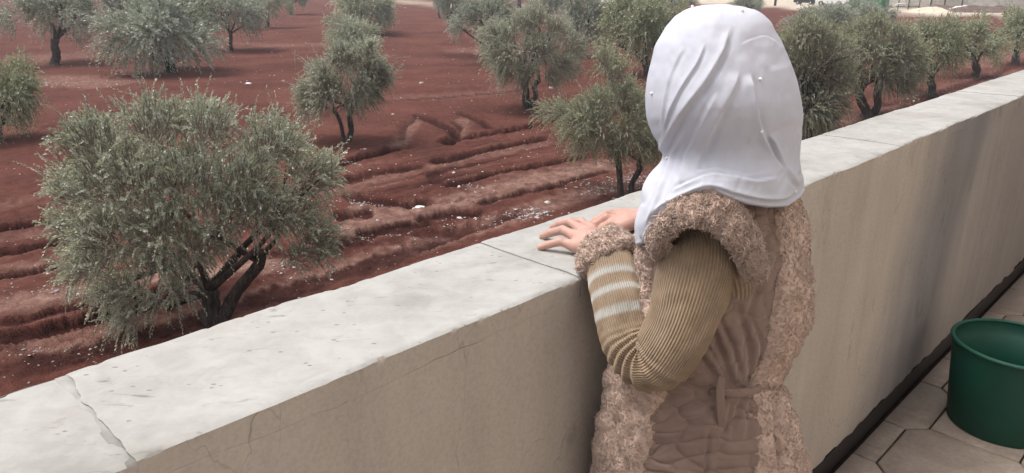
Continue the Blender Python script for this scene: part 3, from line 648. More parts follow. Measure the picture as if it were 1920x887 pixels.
def limbs(mb, base, fork, lobes, r0, rng, flare=1.5, bend=None, n_l=None):
    base = np.asarray(base, float); fork = np.asarray(fork, float); h = np.linalg.norm(fork - base)
    mid = [base + (fork - base) * t + (np.array([rng.normal(), rng.normal(), 0]) * .05 * h if 0 < t < 1 else 0) for t in (0, .12, .4, .75, 1)]
    P = smooth_curve(mid, 14); r = r0 * np.interp(np.linspace(0, 1, 14), [0, .12, .5, 1], [flare, 1.1, .92, .85]); mb.tube(P, r, 14, wob=.09, rng=rng)
    order = list(range(len(lobes))); rng.shuffle(order)
    for k in order[:n_l or len(order)]:
        c = np.array(lobes[k][:3]); m = fork + (c - fork) * .5 + rng.normal(size=3) * .12 * np.linalg.norm(c - fork) + np.array([0, 0, .08])
        st = fork + (base - fork) * rng.uniform(0, .15); P = smooth_curve([st, m, c], 9); mb.tube(P, r0 * rng.uniform(.34, .50) * np.linspace(1, .14, 9), 7, wob=.06, rng=rng)
        for _ in range(3):
            e = c + rng.normal(size=3) * lobes[k][3] * .6; mb.tube(smooth_curve([P[5], (P[5] + e) / 2 + rng.normal(size=3) * .05, e], 5), r0 * .16 * np.linspace(1, .2, 5), 4)
TREES = []
def tree_root(P, label):
    r = empty('olive_tree', P); tag(r, label, 'tree', 'olive trees in the red field'); TREES.append(r); return r
def lmesh(name, V, F, matr, parent, cols=None):
    o = mesh_np(name, V, F, matr, None, True, cols=cols); o.parent = parent; return o
def hero(label, base_px, fork_px, lobes_px, n_shoots, K, leaf, seed, matr, r0, spikes_px=(), trunks=None, depth=.9, **kw):
    """a tree whose boughs are traced: pixel boughs are put at the trunk's distance, spread in depth, and built at full size"""
    rng = np.random.default_rng(seed); B = gp(*base_px); Y0 = B[1]; s = Y0 / 1400 / .95
    root = tree_root(B, label); lob = []
    xs_ = np.array([l[0] for l in lobes_px]); cx = xs_.mean(); hw = (xs_.max() - xs_.min()) / 2 + 1
    for (x, y, r) in lobes_px:
        e = math.sqrt(max(.05, 1 - ((x - cx) / hw) ** 2 * .85)); k = 3 if e > .6 else 2
        for q in range(k):
            off = (q - (k - 1) / 2) / max(1, (k - 1) / 2) * depth * hw * s * e * .75 + rng.normal() * .1
            lob.append((*(at_y(x + rng.normal() * 4, y + rng.normal() * 4, Y0 + off) - B), r * s * rng.uniform(.55, .9)))
    fk = at_y(*fork_px, Y0) - B; sp = []
    for (x0, y0, x1, y1, g) in spikes_px:
        a_, b_ = at_y(x0, y0, Y0) - B, at_y(x1, y1, Y0) - B; sp.append((*a_, *(b_ - a_), g))
    tops = sorted(lobes_px, key=lambda l: l[1] - l[2])[:max(4, len(lobes_px) // 2)]
    for (x, y, r) in tops:
        for _ in range(9):
            x0, y0 = x + rng.normal() * r * .6, y - r * rng.uniform(.15, .65); a_ = at_y(x0, y0, Y0 + rng.normal() * .3) - B; sp.append((*a_, (x0 - cx) / hw * .25 + rng.normal() * .1, rng.normal() * .1, rng.uniform(.20, .40), rng.uniform(-.05, .25)))
    V, Q, sh, TB = crown(lob, n_shoots, K, leaf, rng, spikes=sp, center=np.mean([l[:3] for l in lob], 0) - np.array([0, 0, .25]), **kw)
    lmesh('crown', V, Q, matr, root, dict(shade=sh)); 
    mb = MB()
    if trunks:
        for (tb, tf, rr, share) in trunks:
            f_ = at_y(*tf, Y0) - B; ll = [l for l in lob if rng.random() < share]; limbs(mb, at_y(*tb, Y0) - B - np.array([0, 0, .1]), f_, ll, rr, rng, n_l=5 if rr > .1 else 2)
    else: limbs(mb, (0, 0, -.1), fk, lob, r0, rng)
    V, F = mb.arrays(); tr = lmesh('trunk', V, F, M['bark'], root)
    if TB is not None: lmesh('twigs', TB[0], TB[1], M['twig'], root)
    return root
hero('largest nearest olive tree with weeping silvery boughs just beyond the parapet', (412, 618), (402, 540),
     [(185, 275, 75), (290, 245, 70), (385, 245, 62), (505, 275, 72), (578, 330, 60), (145, 360, 62), (240, 345, 85), (350, 345, 90), (455, 345, 85), (550, 400, 72), (130, 430, 48), (205, 440, 75), (310, 440, 80), (425, 390, 62), (510, 402, 54), (590, 450, 45), (170, 490, 42), (235, 545, 48), (240, 590, 36), (195, 555, 38), (285, 570, 34), (140, 510, 36), (335, 545, 30), (300, 492, 44), (362, 470, 48), (405, 448, 38), (335, 505, 36), (550, 480, 36), (600, 470, 32)],
     4800, 22, (.056, .0175), 101, M['leaf_silver'], .17,
     [(300, 190, 205, 172, -.1), (420, 220, 345, 140, .5), (430, 225, 300, 150, .55), (420, 230, 290, 165, .7), (520, 240, 500, 160, 0), (525, 240, 515, 172, 0), (560, 250, 575, 195, 0), (180, 240, 130, 208, 0), (230, 210, 205, 180, 0), (140, 340, 85, 320, .1), (270, 215, 255, 175, 0), (600, 300, 640, 262, .1)],
     trunks=[((412, 618), (392, 540), .14, .5), ((410, 585), (492, 472), .09, .4)])
hero('small thin stemmed olive tree with bare lower twigs behind the nearest tree', (657, 265), (655, 205),
     [(600, 140, 30), (650, 115, 34), (700, 130, 28), (580, 175, 26), (625, 170, 34), (680, 165, 34), (715, 150, 24), (600, 205, 18), (660, 195, 24), (575, 200, 18), (690, 95, 18)],
     2300, 16, (.085, .02), 102, M['leaf_silver'], .12, [(650, 100, 645, 78, 0), (690, 95, 700, 72, 0)], trunks=[((655, 265), (660, 200), .09, .6), ((650, 262), (625, 205), .06, .4)], L=(.25, .5))
hero('olive tree with forked trunk in the second row behind the wheel ruts', (992, 205), (990, 150),
     [(940, 75, 36), (985, 50, 38), (1040, 60, 36), (1075, 90, 26), (925, 105, 22), (960, 110, 34), (1010, 100, 42), (1055, 115, 32), (950, 140, 22), (1035, 145, 20), (985, 135, 28), (1000, 35, 22)],
     2800, 16, (.09, .022), 103, M['leaf_silver'], .16, [(990, 40, 985, 12, 0), (1040, 40, 1050, 14, 0)], trunks=[((992, 205), (982, 155), .15, .55), ((995, 195), (1012, 150), .10, .5)], L=(.28, .6))
hero('olive tree with two slim trunks beyond the parapet left of the headscarf', (1165, 368), (1155, 300),
     [(1135, 115, 26), (1150, 135, 24), (1120, 200, 42), (1165, 190, 42), (1205, 210, 42), (1050, 215, 24), (1085, 235, 40), (1130, 250, 50), (1180, 255, 50), (1225, 260, 38), (1100, 272, 28), (1150, 280, 24), (1205, 280, 28), (1020, 215, 16)],
     2400, 18, (.07, .0165), 104, M['leaf_olive'], .09, [(1130, 110, 1115, 82, 0), (1140, 110, 1140, 85, 0), (1160, 120, 1175, 105, 0), (1040, 215, 995, 205, .1)], trunks=[((1162, 368), (1153, 285), .075, .6), ((1172, 366), (1198, 300), .07, .5)], L=(.22, .5), up=.35)
hero('dense olive tree just right of the headscarf beyond the parapet', (1512, 272), (1510, 215),
     [(1475, 90, 40), (1520, 75, 42), (1560, 95, 38), (1465, 140, 44), (1510, 135, 54), (1565, 145, 42), (1470, 195, 42), (1520, 195, 54), (1570, 185, 36), (1500, 230, 34), (1545, 222, 34)],
     2800, 17, (.08, .019), 105, M['leaf_olive'], .2, [(1500, 55, 1490, 30, 0), (1545, 70, 1560, 45, 0), (1520, 55, 1525, 38, 0)], L=(.25, .55))
hero('olive tree with thick gnarled trunk in the row right of the headscarf', (1627, 218), (1640, 160),
     [(1600, 70, 34), (1640, 60, 36), (1685, 75, 36), (1715, 105, 28), (1590, 105, 28), (1630, 105, 42), (1680, 115, 42), (1710, 135, 26), (1610, 140, 24), (1660, 145, 28), (1690, 155, 20)],
     2800, 16, (.09, .0215), 106, M['leaf_olive'], .30, [(1610, 50, 1600, 32, 0), (1650, 42, 1655, 25, 0)], trunks=[((1622, 220), (1612, 160), .17, .5), ((1632, 218), (1650, 155), .14, .6)], L=(.28, .6))
# the other trees: five shared crowns, each placed at its own size
CR = []
for sd_ in range(5):
    rng = np.random.default_rng(300 + sd_); lob = []
    for q in range(17):
        u = norm(rng.normal(size=3)); u[2] = abs(u[2]) * .9 - .35 if rng.random() < .7 else u[2]; rad = rng.uniform(.42, .75); lob.append((u[0] * rad, u[1] * rad, u[2] * rad * .8, rng.uniform(.20, .33)))
    lob.append((0, 0, 0, .42))
    lob = [(a * 1.6, b2 * 1.6, c * 1.6, r * 1.6) for a, b2, c, r in lob]
    V, Q, sh, TB = crown(lob, 1550, 14, (.095, .032), rng, L=(.25, .52), droop=.5)
    mn, mx = np.percentile(V, 1.5, axis=0), np.percentile(V, 98.5, axis=0); V = (V - (mn + mx) / 2) / ((mx - mn) / 2); lb = (np.array(lob)[:, :3] - (mn + mx) / 2) / ((mx - mn) / 2)
    CR.append((V, Q, sh, lb))
CRM = {}
def plain(label, bx, by, x0, x1, y0, y1, var, matname, rz, trunk_r=.2, lean=0, fork=None):
    B = gp(bx, by); root = tree_root(B, label); Y0 = B[1]; T, Bt = at_y((x0 + x1) / 2, y0, Y0), at_y((x0 + x1) / 2, y1, Y0); w = (at_y(x1, y1, Y0)[0] - at_y(x0, y1, Y0)[0]) / 2
    cz = (T[2] + Bt[2]) / 2 - B[2]; hz = (T[2] - Bt[2]) / 2; cx = (T[0] + Bt[0]) / 2 - B[0]
    key = (var, matname)
    if key not in CRM:
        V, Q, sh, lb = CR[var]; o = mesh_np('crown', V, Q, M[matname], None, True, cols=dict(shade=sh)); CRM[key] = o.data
    else: o = link('crown', CRM[key])
    o.parent = root; o.location = (cx, 0, cz); o.scale = (w, w * .95, hz); o.rotation_euler = (0, 0, rz)
    rng = np.random.default_rng(int(bx * 7 + by)); mb = MB(); c, s_ = math.cos(rz), math.sin(rz); lb = CR[var][3]
    lob = [((cx + (q[0] * c - q[1] * s_) * w), (q[0] * s_ + q[1] * c) * w, cz + q[2] * hz, .3) for q in lb]
    fz = max(.35, (cz - hz * 1.0)) * 1.0; fk = np.array([cx * .3 + lean, 0, fz if fork is None else fork]); limbs(mb, (0, 0, -.1), fk, lob, trunk_r * .8, rng, n_l=6)
    V, F = mb.arrays(); lmesh('trunk', V, F, M['bark'], root); return root
S_, G_, O_ = 'leaf_silver', 'leaf_grey', 'leaf_olive'
plain('big round olive tree with thick dark forked trunk in the upper left', 322, 135, 206, 400, -16, 124, 2, G_, .3, .36)
plain('olive tree with curved leaning dark trunk near the upper left corner', 103, 122, 16, 166, -22, 74, 1, G_, 1.2, .30, lean=.25)
plain('olive tree with slender trunk right of the big round one', 434, 95, 368, 492, -22, 62, 2, G_, 2.0, .17)
plain('olive bush cut by the left edge of the picture', -8, 262, -75, 62, 108, 245, 3, O_, 2.6, .2)
plain('pale olive tree half hidden behind the big round tree, on its left', 228, 52, 193, 264, -30, 30, 4, G_, .9, .22)
plain('pale olive tree right behind the slender trunked one', 500, 52, 478, 543, -22, 36, 1, S_, 4.0, .2)
plain('dark olive tree at the top edge with red soil below it', 547, 27, 524, 582, -35, 10, 0, G_, 5., .25)
plain('dark olive tree peeking out between two larger crowns at the top left', 357, 34, 338, 382, -30, 18, 3, G_, 1.7, .25)
plain('silvery olive sapling right behind the thin stemmed tree', 660, 128, 613, 706, 30, 98, 2, S_, 3.3, .12)
plain('wide olive tree with dark hollow crown at the top middle', 712, 64, 630, 748, -28, 52, 4, S_, 2.2, .2)
plain('grey olive tree standing left behind the forked second row tree', 915, 120, 852, 962, -8, 84, 1, G_, .6, .28)
plain('narrow dark olive tree left of the grey one at the top', 846, 58, 826, 880, -28, 45, 0, G_, 2.9, .2)
plain('tiny dark olive tree at the top edge beside the pale track', 823, 34, 814, 838, -20, 18, 2, G_, 4.4, .15)
plain('olive tree directly behind the forked tree on its right', 1090, 108, 1058, 1136, -18, 92, 3, G_, 5.2, .22)
plain('olive tree with dark leaning trunk just left of the headscarf top', 1217, 142, 1134, 1292, -18, 108, 4, O_, 1.1, .28, lean=-.2)
plain('dark far olive tree above the forked second row tree', 1028, 42, 995, 1066, -25, 26, 2, G_, 3.9, .25)
plain('far olive tree touching the top left of the headscarf', 1262, 48, 1232, 1300, -30, 22, 0, G_, .2, .25)
plain('olive tree with twin trunks, second after the gnarled one', 1746, 176, 1688, 1802, 34, 138, 2, O_, 4.7, .2)
plain('olive tree with short stout trunk, third after the gnarled one', 1828, 144, 1770, 1884, 32, 112, 0, O_, 2.4, .24)
plain('olive tree cut by the right edge of the picture', 1899, 122, 1876, 1962, 14, 88, 3, O_, 3.5, .26)
plain('wide dark olive tree below the parked white pickup truck', 1530, 88, 1472, 1594, 8, 68, 1, G_, 5.7, .25)
plain('dark olive tree below the green shed', 1628, 62, 1584, 1672, 2, 48, 4, G_, .8, .25)
plain('far olive tree behind the top right of the headscarf', 1408, 44, 1372, 1428, -14, 24, 3, G_, 2.7, .22)

# ------------------------------------------------------------------ stones
ICO = None
def stone_unit(rng):
    bm = bmesh.new(); bmesh.ops.create_icosphere(bm, subdivisions=1, radius=1); V = np.array([v_.co[:] for v_ in bm.verts]); F = np.array([[v_.index for v_ in f.verts] for f in bm.faces]); bm.free(); return V, F
SV, SF = stone_unit(None)
def stones(name, pts, sizes, matr, label, rng):
    n = len(pts); V = SV[None] * (1 + .28 * rng.normal(size=(n, len(SV), 1))) * sizes[:, None, None] * rng.uniform(.6, 1.3, (n, 1, 3)) * np.array([1.1, 1.1, .6])
    V = V + pts[:, None]; F = (SF[None] + (np.arange(n) * len(SV))[:, None, None]).reshape(-1, 3)
    o = mesh_np(name, V.reshape(-1, 3), F, matr, None, False); tag(o, label, None, None, 'stuff'); return o
rng = np.random.default_rng(77)
from mathutils.bvhtree import BVHTree
def zsurf(x, y):
    """height of the built ground sheet by bilinear lookup"""
    u = x / np.maximum(y, 7); i = np.clip(np.searchsorted(ys, y) - 1, 0, len(ys) - 2); j = np.clip(np.searchsorted(us, u) - 1, 0, len(us) - 2)
    Zg = Z.reshape(len(ys), len(us)); fy = np.clip((y - ys[i]) / (ys[i + 1] - ys[i]), 0, 1); fx = np.clip((u - us[j]) / (us[j + 1] - us[j]), 0, 1)
    return Zg[i, j] * (1 - fy) * (1 - fx) + Zg[i + 1, j] * fy * (1 - fx) + Zg[i, j + 1] * (1 - fy) * fx + Zg[i + 1, j + 1] * fy * fx
n = 4200; yy = np.exp(rng.uniform(np.log(7.5), np.log(75), n)); xx = yy * rng.uniform(-.8, .8, n)
keep = (vnoise(xx / 3, yy / 3, seed=71) + .6 * vnoise(xx / .8, yy / .8, seed=72) + rng.uniform(-.9, .9, n)) > .1; xx, yy = xx[keep], yy[keep]
sz = .012 * np.exp(rng.normal(size=len(xx)) * .55) * (yy / 12) ** .45
stones('field_stones', np.stack([xx, yy, zsurf(xx, yy) + sz * .1], -1), sz, M['limestone'], 'pale limestone pieces scattered over the red soil', rng)
pts = []
for (px, py, rx, ry, n) in [(985, 402, 36, 9, 170), (1010, 398, 24, 7, 80), (1130, 350, 60, 14, 200), (1190, 335, 30, 12, 200), (690, 378, 40, 12, 80), (875, 352, 60, 8, 40), (730, 440, 90, 14, 60), (900, 412, 70, 12, 50), (60, 545, 110, 12, 45), (70, 655, 120, 14, 60), (500, 520, 130, 14, 45), (190, 152, 70, 6, 80), (90, 155, 40, 6, 60), (1760, 185, 60, 12, 90), (1580, 225, 40, 14, 60), (540, 500, 60, 14, 50)]:
    q = np.array([px, py]) + rng.normal(size=(n, 2)) * np.array([rx, ry]) * .6
    for x_, y_ in q:
        P = at_z(x_, max(y_, 60), GZ); pts.append(P)
pts = np.array(pts); sz = .012 * np.exp(rng.normal(size=len(pts)) * .5) * (pts[:, 1] / 14) ** .4; pts[:, 2] = zsurf(pts[:, 0], pts[:, 1]) + sz * .2
stones('gravel', pts, sz, M['gravel'], 'grey white gravel in patches along the wheel ruts', rng)
def one_stone(px, py, r, label, flat=.45):
    P = gp(px, py); P[2] = zsurf(P[0:1], P[1:2])[0]; bm = bmesh.new(); bmesh.ops.create_icosphere(bm, subdivisions=3, radius=1)
    for v_ in bm.verts:
        f = 1 + .3 * float(fbm(np.array([v_.co.x * 1.7 + px]), np.array([v_.co.y * 1.7]), np.array([v_.co.z * 1.7]), seed=px, oct=3)[0]); v_.co = (v_.co.x * f * r, v_.co.y * f * r * .7, v_.co.z * f * r * flat)
    me = bpy.data.meshes.new('stone'); bm.to_mesh(me); bm.free(); me.materials.append(M['white_gravel']); o = link('stone', me); o.location = P + np.array([0, 0, r * flat * .5]); tag(o, label, 'stone', 'larger stones lying on the soil')
one_stone(786, 385, .13, 'flat white stone beside the wheel rut at the field centre', .35)
one_stone(466, 158, .16, 'flat white stone on open soil above the nearest tree', .3)
one_stone(790, 156, .10, 'white lump of stone on open soil between the rows')
one_stone(1032, 166, .09, 'white stone right of the forked tree trunk')
one_stone(648, 288, .07, 'white stone below the thin stemmed olive tree')

# ------------------------------------------------------------------ bucket
simple('green_plastic', (.003, .060, .040), .58, .45, .3, 5, .05)
BK = np.array([1.575, 2.095, 0])
bk = empty('bucket', BK); tag(bk, 'dark green plastic bucket on the tiled balcony floor', 'bucket')
def lathe(prof, k=72):
    prof = np.asarray(prof, float); th = np.arange(k) / k * 2 * np.pi
    V = np.stack([prof[:, None, 0] * np.cos(th), prof[:, None, 0] * np.sin(th), np.broadcast_to(prof[:, None, 1], (len(prof), k))], -1).reshape(-1, 3)
    return V, grid_faces(len(prof), k, True)
BR, BB, BH = .176, .148, .286
q = MB(); V, F = lathe([(.001, .006), (BB - .015, .006), (BB - .012, .0), (BB - .004, .0), (BB, .006), (BB + (BR - BB) * .5, BH * .5), (BR - .003, BH - .02), (BR - .004, BH - .006)]); q.add(V, F)
V, F = lathe([(BR - .007, BH - .006), (BR - .0075, BH - .045), (BR - .011, BH - .047), (BB + (BR - BB) * .5 - .004, BH * .5), (BB - .004, .01), (.001, .01)]); q.add(V, F); loc_mb(bk, q, 'pail', M['green_plastic'], True)
q = MB(); a = np.linspace(0, 2 * np.pi, 14); V, F = lathe([(BR - .001 + .007 * math.cos(t), BH - .003 + .0065 * math.sin(t)) for t in a]); q.add(V, F); loc_mb(bk, q, 'rim', M['green_plastic'], True)

# ------------------------------------------------------------------ person
def cloth(name, c, rough=.9, var=.06, weave=900, bs=.05, sheen=.2):
    m, nt, b = mat(name, c, rough, .15); v = coords(nt); f = noise(nt, v, 14, 5); w = noise(nt, v, weave, 2)
    nt.links.new(ramp(nt, f, [(.3, tuple(x * (1 - var) for x in c)), (.7, tuple(min(1, x * (1 + var)) for x in c))]), b.inputs['Base Color'])
    b.inputs['Sheen Weight'].default_value = sheen; b.inputs['Sheen Roughness'].default_value = .5
    bump(nt, b, w, bs, .002); M[name] = m; return m
cloth('scarf_cloth', (.535, .55, .62), 1.0, .03, 1100, .12, .0); M['scarf_cloth'].node_tree.nodes['Principled BSDF'].inputs['Specular IOR Level'].default_value = .0
cloth('quilt_cloth', (.225, .156, .128), .62, .10, 700, .06, .3)
cloth('fleece', (.55, .412, .34), .95, .10, 500, .1, .3)
cloth('legging', (.03, .03, .035), .9); cloth('shoe', (.06, .05, .05), .6)
cloth('tie_cloth', (.225, .158, .128), .7, .08)
m, nt, b = mat('skin', (.60, .36, .28), .5, .35); v = coords(nt); f = noise(nt, v, 30, 5)
nt.links.new(ramp(nt, f, [(.3, (.43, .245, .195)), (.7, (.51, .315, .26))]), b.inputs['Base Color']); b.inputs['Subsurface Weight'].default_value = .15; b.inputs['Subsurface Radius'].default_value = (.006, .002, .001); b.inputs['Subsurface Scale'].default_value = .5
bump(nt, b, noise(nt, v, 260, 3), .12, .001); M['skin'] = m
simple('pearl', (.80, .77, .74), .2, .6, .02, 10)
# ribbed knit with white bands near the wrist (u along the sleeve in metres, v round it)
m, nt, b = mat('rib_knit', rough=.95, spec=.1); u_ = N(nt, 'UVMap'); sx = N(nt, 'SeparateXYZ'); nt.links.new(u_.outputs[0], sx.inputs[0])
f = noise(nt, coords(nt), 40, 4)
beige = ramp(nt, f, [(.3, (.255, .182, .118)), (.7, (.34, .25, .168))]); white = ramp(nt, f, [(.3, (.42, .412, .38)), (.7, (.50, .49, .455))])
rr_ = N(nt, 'ValToRGB'); rr_.color_ramp.interpolation = 'LINEAR'; e = rr_.color_ramp.elements
bands = [(0, 0), (.054, 0), (.056, 1), (.063, 1), (.065, 0), (.078, 0), (.080, 1), (.088, 1), (.090, 0), (.104, 0), (.106, 1), (.115, 1), (.117, 0), (1, 0)]
while len(e) < len(bands): e.new(.5)
for q_, (p_, c_) in zip(e, bands): q_.position = p_; q_.color = (c_, c_, c_, 1)
nt.links.new(sx.outputs[0], rr_.inputs[0]); c = mix(nt, rr_.outputs[0], beige, white)
rib = math_(nt, 'SINE', math_(nt, 'MULTIPLY', sx.outputs[1], 2 * math.pi * 72))
c = mix(nt, .75, c, ramp(nt, rib, [(0.0, .76), (.45, 1.), (1, 1.03)]), 'MULTIPLY')
nt.links.new(c, b.inputs['Base Color']); b.inputs['Sheen Weight'].default_value = .3
kn = N(nt, 'TexWave', wave_type='BANDS'); kn.inputs['Scale'].default_value = 260; kn.inputs['Distortion'].default_value = 1.5; cm = N(nt, 'CombineXYZ'); nt.links.new(sx.outputs[0], cm.inputs[0]); nt.links.new(cm.outputs[0], kn.inputs['Vector'])
bump(nt, b, math_(nt, 'ADD', rib, math_(nt, 'MULTIPLY', kn.outputs['Fac'], .5)), .35, .0015); M['rib_knit'] = m

def tufts(V, Fq, n, rng, length=.009, rad=.0022, lift=.28, curl=2.2, seg=4, keep=None):
    """curly fleece: short bent tapered locks rooted on the quads of a surface"""
    A = V[Fq]; c = A.mean(1); nr = np.cross(A[:, 2] - A[:, 0], A[:, 3] - A[:, 1]); ar = np.linalg.norm(nr, axis=1); nn = nr / (ar[:, None] + 1e-12)
    if keep is not None: ar = ar * keep(c)
    k = rng.choice(len(Fq), n, p=ar / ar.sum()); w = rng.dirichlet((1, 1, 1, 1), n)[..., None]; P = (A[k] * w).sum(1); n_ = nn[k]
    rv = rng.normal(size=(n, 3)); rv[:, 2] -= .6; t = norm(rv - n_ * (rv * n_).sum(1)[:, None]); bt = np.cross(n_, t)
    L = length * rng.uniform(.6, 1.4, n); cu = curl * rng.normal(size=n); pts = [P - n_ * .001]; ang = np.zeros(n); el = np.full(n, lift) + rng.normal(size=n) * .25
    cur = pts[0]
    for s_ in range(seg - 1):
        dirn = (np.cos(ang)[:, None] * t + np.sin(ang)[:, None] * bt) * np.cos(el)[:, None] + n_ * np.sin(el)[:, None]
        cur = cur + dirn * (L / (seg - 1))[:, None]; pts.append(cur); ang = ang + cu * .9; el = el - .45
    pts = np.stack(pts, 1); rr = rad * np.array([1.0, 1.15, .9, .3])[:seg]; th = np.arange(3) * 2.094
    TV = pts[:, :, None] + rr[None, :, None, None] * rng.uniform(.7, 1.3, (n, 1, 1, 1)) * (np.cos(th)[None, None, :, None] * n_[:, None, None] + np.sin(th)[None, None, :, None] * bt[:, None, None])
    q = grid_faces(seg, 3, True); return TV.reshape(-1, 3), (q[None] + (np.arange(n) * 3 * seg)[:, None, None]).reshape(-1, 4)
def clumps(V, nr, amp=.0030, sc=.0080, seed=60):
    p = V / sc; w = np.stack([vnoise(p[:, 0] * .6, p[:, 1] * .6, p[:, 2] * .6, seed + k) for k in range(3)], -1) * .9; p = p + w; p = p * np.array([1.25, 1.25, .8])
    a = 1 - np.abs(vnoise(p[:, 0], p[:, 1], p[:, 2], seed + 5)) * 1.6; b2 = 1 - np.abs(vnoise(p[:, 0] * 1.8, p[:, 1] * 1.8, p[:, 2] * 1.8, seed + 6)) * 1.6
    return V + nr * (amp * (a * .8 + b2 * .45 - .6))[:, None]
def vnorm(V, Fq):
    A = V[Fq]; fn = np.cross(A[:, 2] - A[:, 0], A[:, 3] - A[:, 1]); o = np.zeros_like(V)
    for k in range(4): np.add.at(o, Fq[:, k], fn)
    return norm(o)
def furry(name, V, Fq, n, rng, parent, matr=None, **kw):
    V = clumps(V, vnorm(V, Fq), amp=kw.pop('amp', .0024), sc=kw.pop('sc', .0080)); kw = dict(length=.0085, rad=.00048, lift=.42, curl=1.3); n = int(n * 2.6)
    TV, TQ = tufts(V, Fq, n, rng, **kw); mb = MB(); mb.add(V, Fq); mb.add(TV, TQ); return mb.build(name, matr or M['fleece'], parent)

PY = 1.0                                            # distance of the body axis
girl = empty('person', (.30, PY, 0)); tag(girl, 'girl in white headscarf and quilted vest leaning on the parapet', 'person')
# --- body: round cones blended to one skin, meshed by surface nets on a grid that is fine at the hands
def cap_wrist(px, py, z): return at_z(px, py, z)
prims = []
def cone(a, b2, r1, r2, k=.012, fine=False): prims.append((np.asarray(a, float), np.asarray(b2, float), r1, r2, k))
HC = at_y(1352, 190, .985)                          # head centre
FD = norm(np.array([-.62, .78, -.05])); FR = norm(np.cross(FD, [0, 0, 1]))
Zv = np.array([0, 0, 1.])
cone(HC + Zv * .012 - FD * .008, HC + Zv * .010 + FD * .012, .064, .063, .01); cone(HC - Zv * .03 + FD * .02, HC - Zv * .065 + FD * .036, .052, .036, .02)
cone(HC + FD * .078 - Zv * .002, HC + FD * .094 - Zv * .026, .006, .009, .008)                   # nose
for sgn in (-1, 1):
    cone(HC + FD * .068 + FR * sgn * .026 + Zv * .004, HC + FD * .069 + FR * sgn * .031 + Zv * .004, .010, .009, .004)
    cone(HC + FR * sgn * .074 + Zv * .012, HC + FR * sgn * .075 - Zv * .02, .010, .007, .006)
    cone(HC + FD * .045 + FR * sgn * .032 - Zv * .028, HC + FD * .05 + FR * sgn * .026 - Zv * .04, .022, .018, .015)
cone(HC + FD * .078 - FR * .015 - Zv * .048, HC + FD * .078 + FR * .015 - Zv * .048, .006, .006, .005); cone(HC + FD * .076 - FR * .012 - Zv * .056, HC + FD * .076 + FR * .012 - Zv * .056, .006, .006, .005)
NB = at_y(1372, 340, 1.0); cone(HC - Zv * .06 - FD * .01, NB, .042, .045, .02)
TB_ = np.array([.30, PY, 0]); sh_l = at_y(1322, 470, .955); sh_r = np.array([.375, 1.075, sh_l[2]])
cone(TB_ + Zv * .93, TB_ + Zv * .78, .075, .07, .03); cone(TB_ + Zv * .76, TB_ + Zv * .66, .068, .078, .03); cone(sh_l + Zv * .0, sh_r, .04, .04, .03)
for sgn in (-1, 1):
    hip = np.array([.30, PY, .64]) - FR * sgn * -.048; knee = np.array([hip[0], hip[1], .34]) + FD * .015; ank = np.array([hip[0], hip[1], .075])
    cone(hip, knee, .062, .044, .02); cone(knee, ank, .043, .030, .015); cone(ank - Zv * .035 - FD * .01, ank - Zv * .045 + FD * .10, .030, .024, .012)
def hand(wr, tips, bases, rads, thumb, palm_h):
    """wrist point, finger bases (index..little), tips, radii; knuckles arched"""
    for b_, t_, r_, arch in zip(bases, tips, rads, (.010, .013, .012, .008)):
        k1 = b_ + (t_ - b_) * .42 + Zv * arch; k2 = b_ + (t_ - b_) * .75 + Zv * arch * .55
        cone(b_, k1, r_ * 1.12, r_, .003); cone(k1, k2, r_, r_ * .92, .002); cone(k2, t_, r_ * .92, r_ * .8, .002)
        cone(wr + (b_ - wr) * .25, b_, r_ * 1.5, r_ * 1.2, .012)
    for i in range(3): cone(bases[i] * .8 + wr * .2, bases[i + 1] * .8 + wr * .2, rads[i] * 1.15, rads[i + 1] * 1.15, .010)
    a_, b_, c_ = thumb; cone(a_, b_, .013, .0095, .008); cone(b_, c_, .0095, .0075, .003)
zt = CAPZ + .0055
LW = at_z(1127, 466, CAPZ + .025)
lt = [at_z(1066, 420, zt + .004), at_z(1036, 426, zt + .002), at_z(1017, 443, zt), at_z(1013, 464, zt)]
lb_ = [at_z(1108, 431, CAPZ + .022), at_z(1092, 433, CAPZ + .026), at_z(1083, 445, CAPZ + .023), at_z(1078, 461, CAPZ + .016)]
hand(LW, lt, lb_, (.0072, .0075, .0075, .0068), (LW + np.array([.008, .015, -.010]), at_z(1128, 440, CAPZ + .012), at_z(1105, 428, zt + .002)), .02)
RW = at_z(1228, 402, CAPZ + .036)
rtip = [at_z(1118, 436, zt), at_z(1104, 432, zt), at_z(1103, 425, zt), at_z(1112, 417, zt)]
rbase = [at_z(1166, 425, CAPZ + .020), at_z(1160, 415, CAPZ + .024), at_z(1160, 408, CAPZ + .022), at_z(1164, 402, CAPZ + .016)]
hand(RW, rtip, rbase, (.0078, .0080, .0078, .0068), (RW + np.array([-.005, -.03, -.015]), at_z(1197, 446, CAPZ + .013), at_z(1186, 456, zt + .002)), .02)
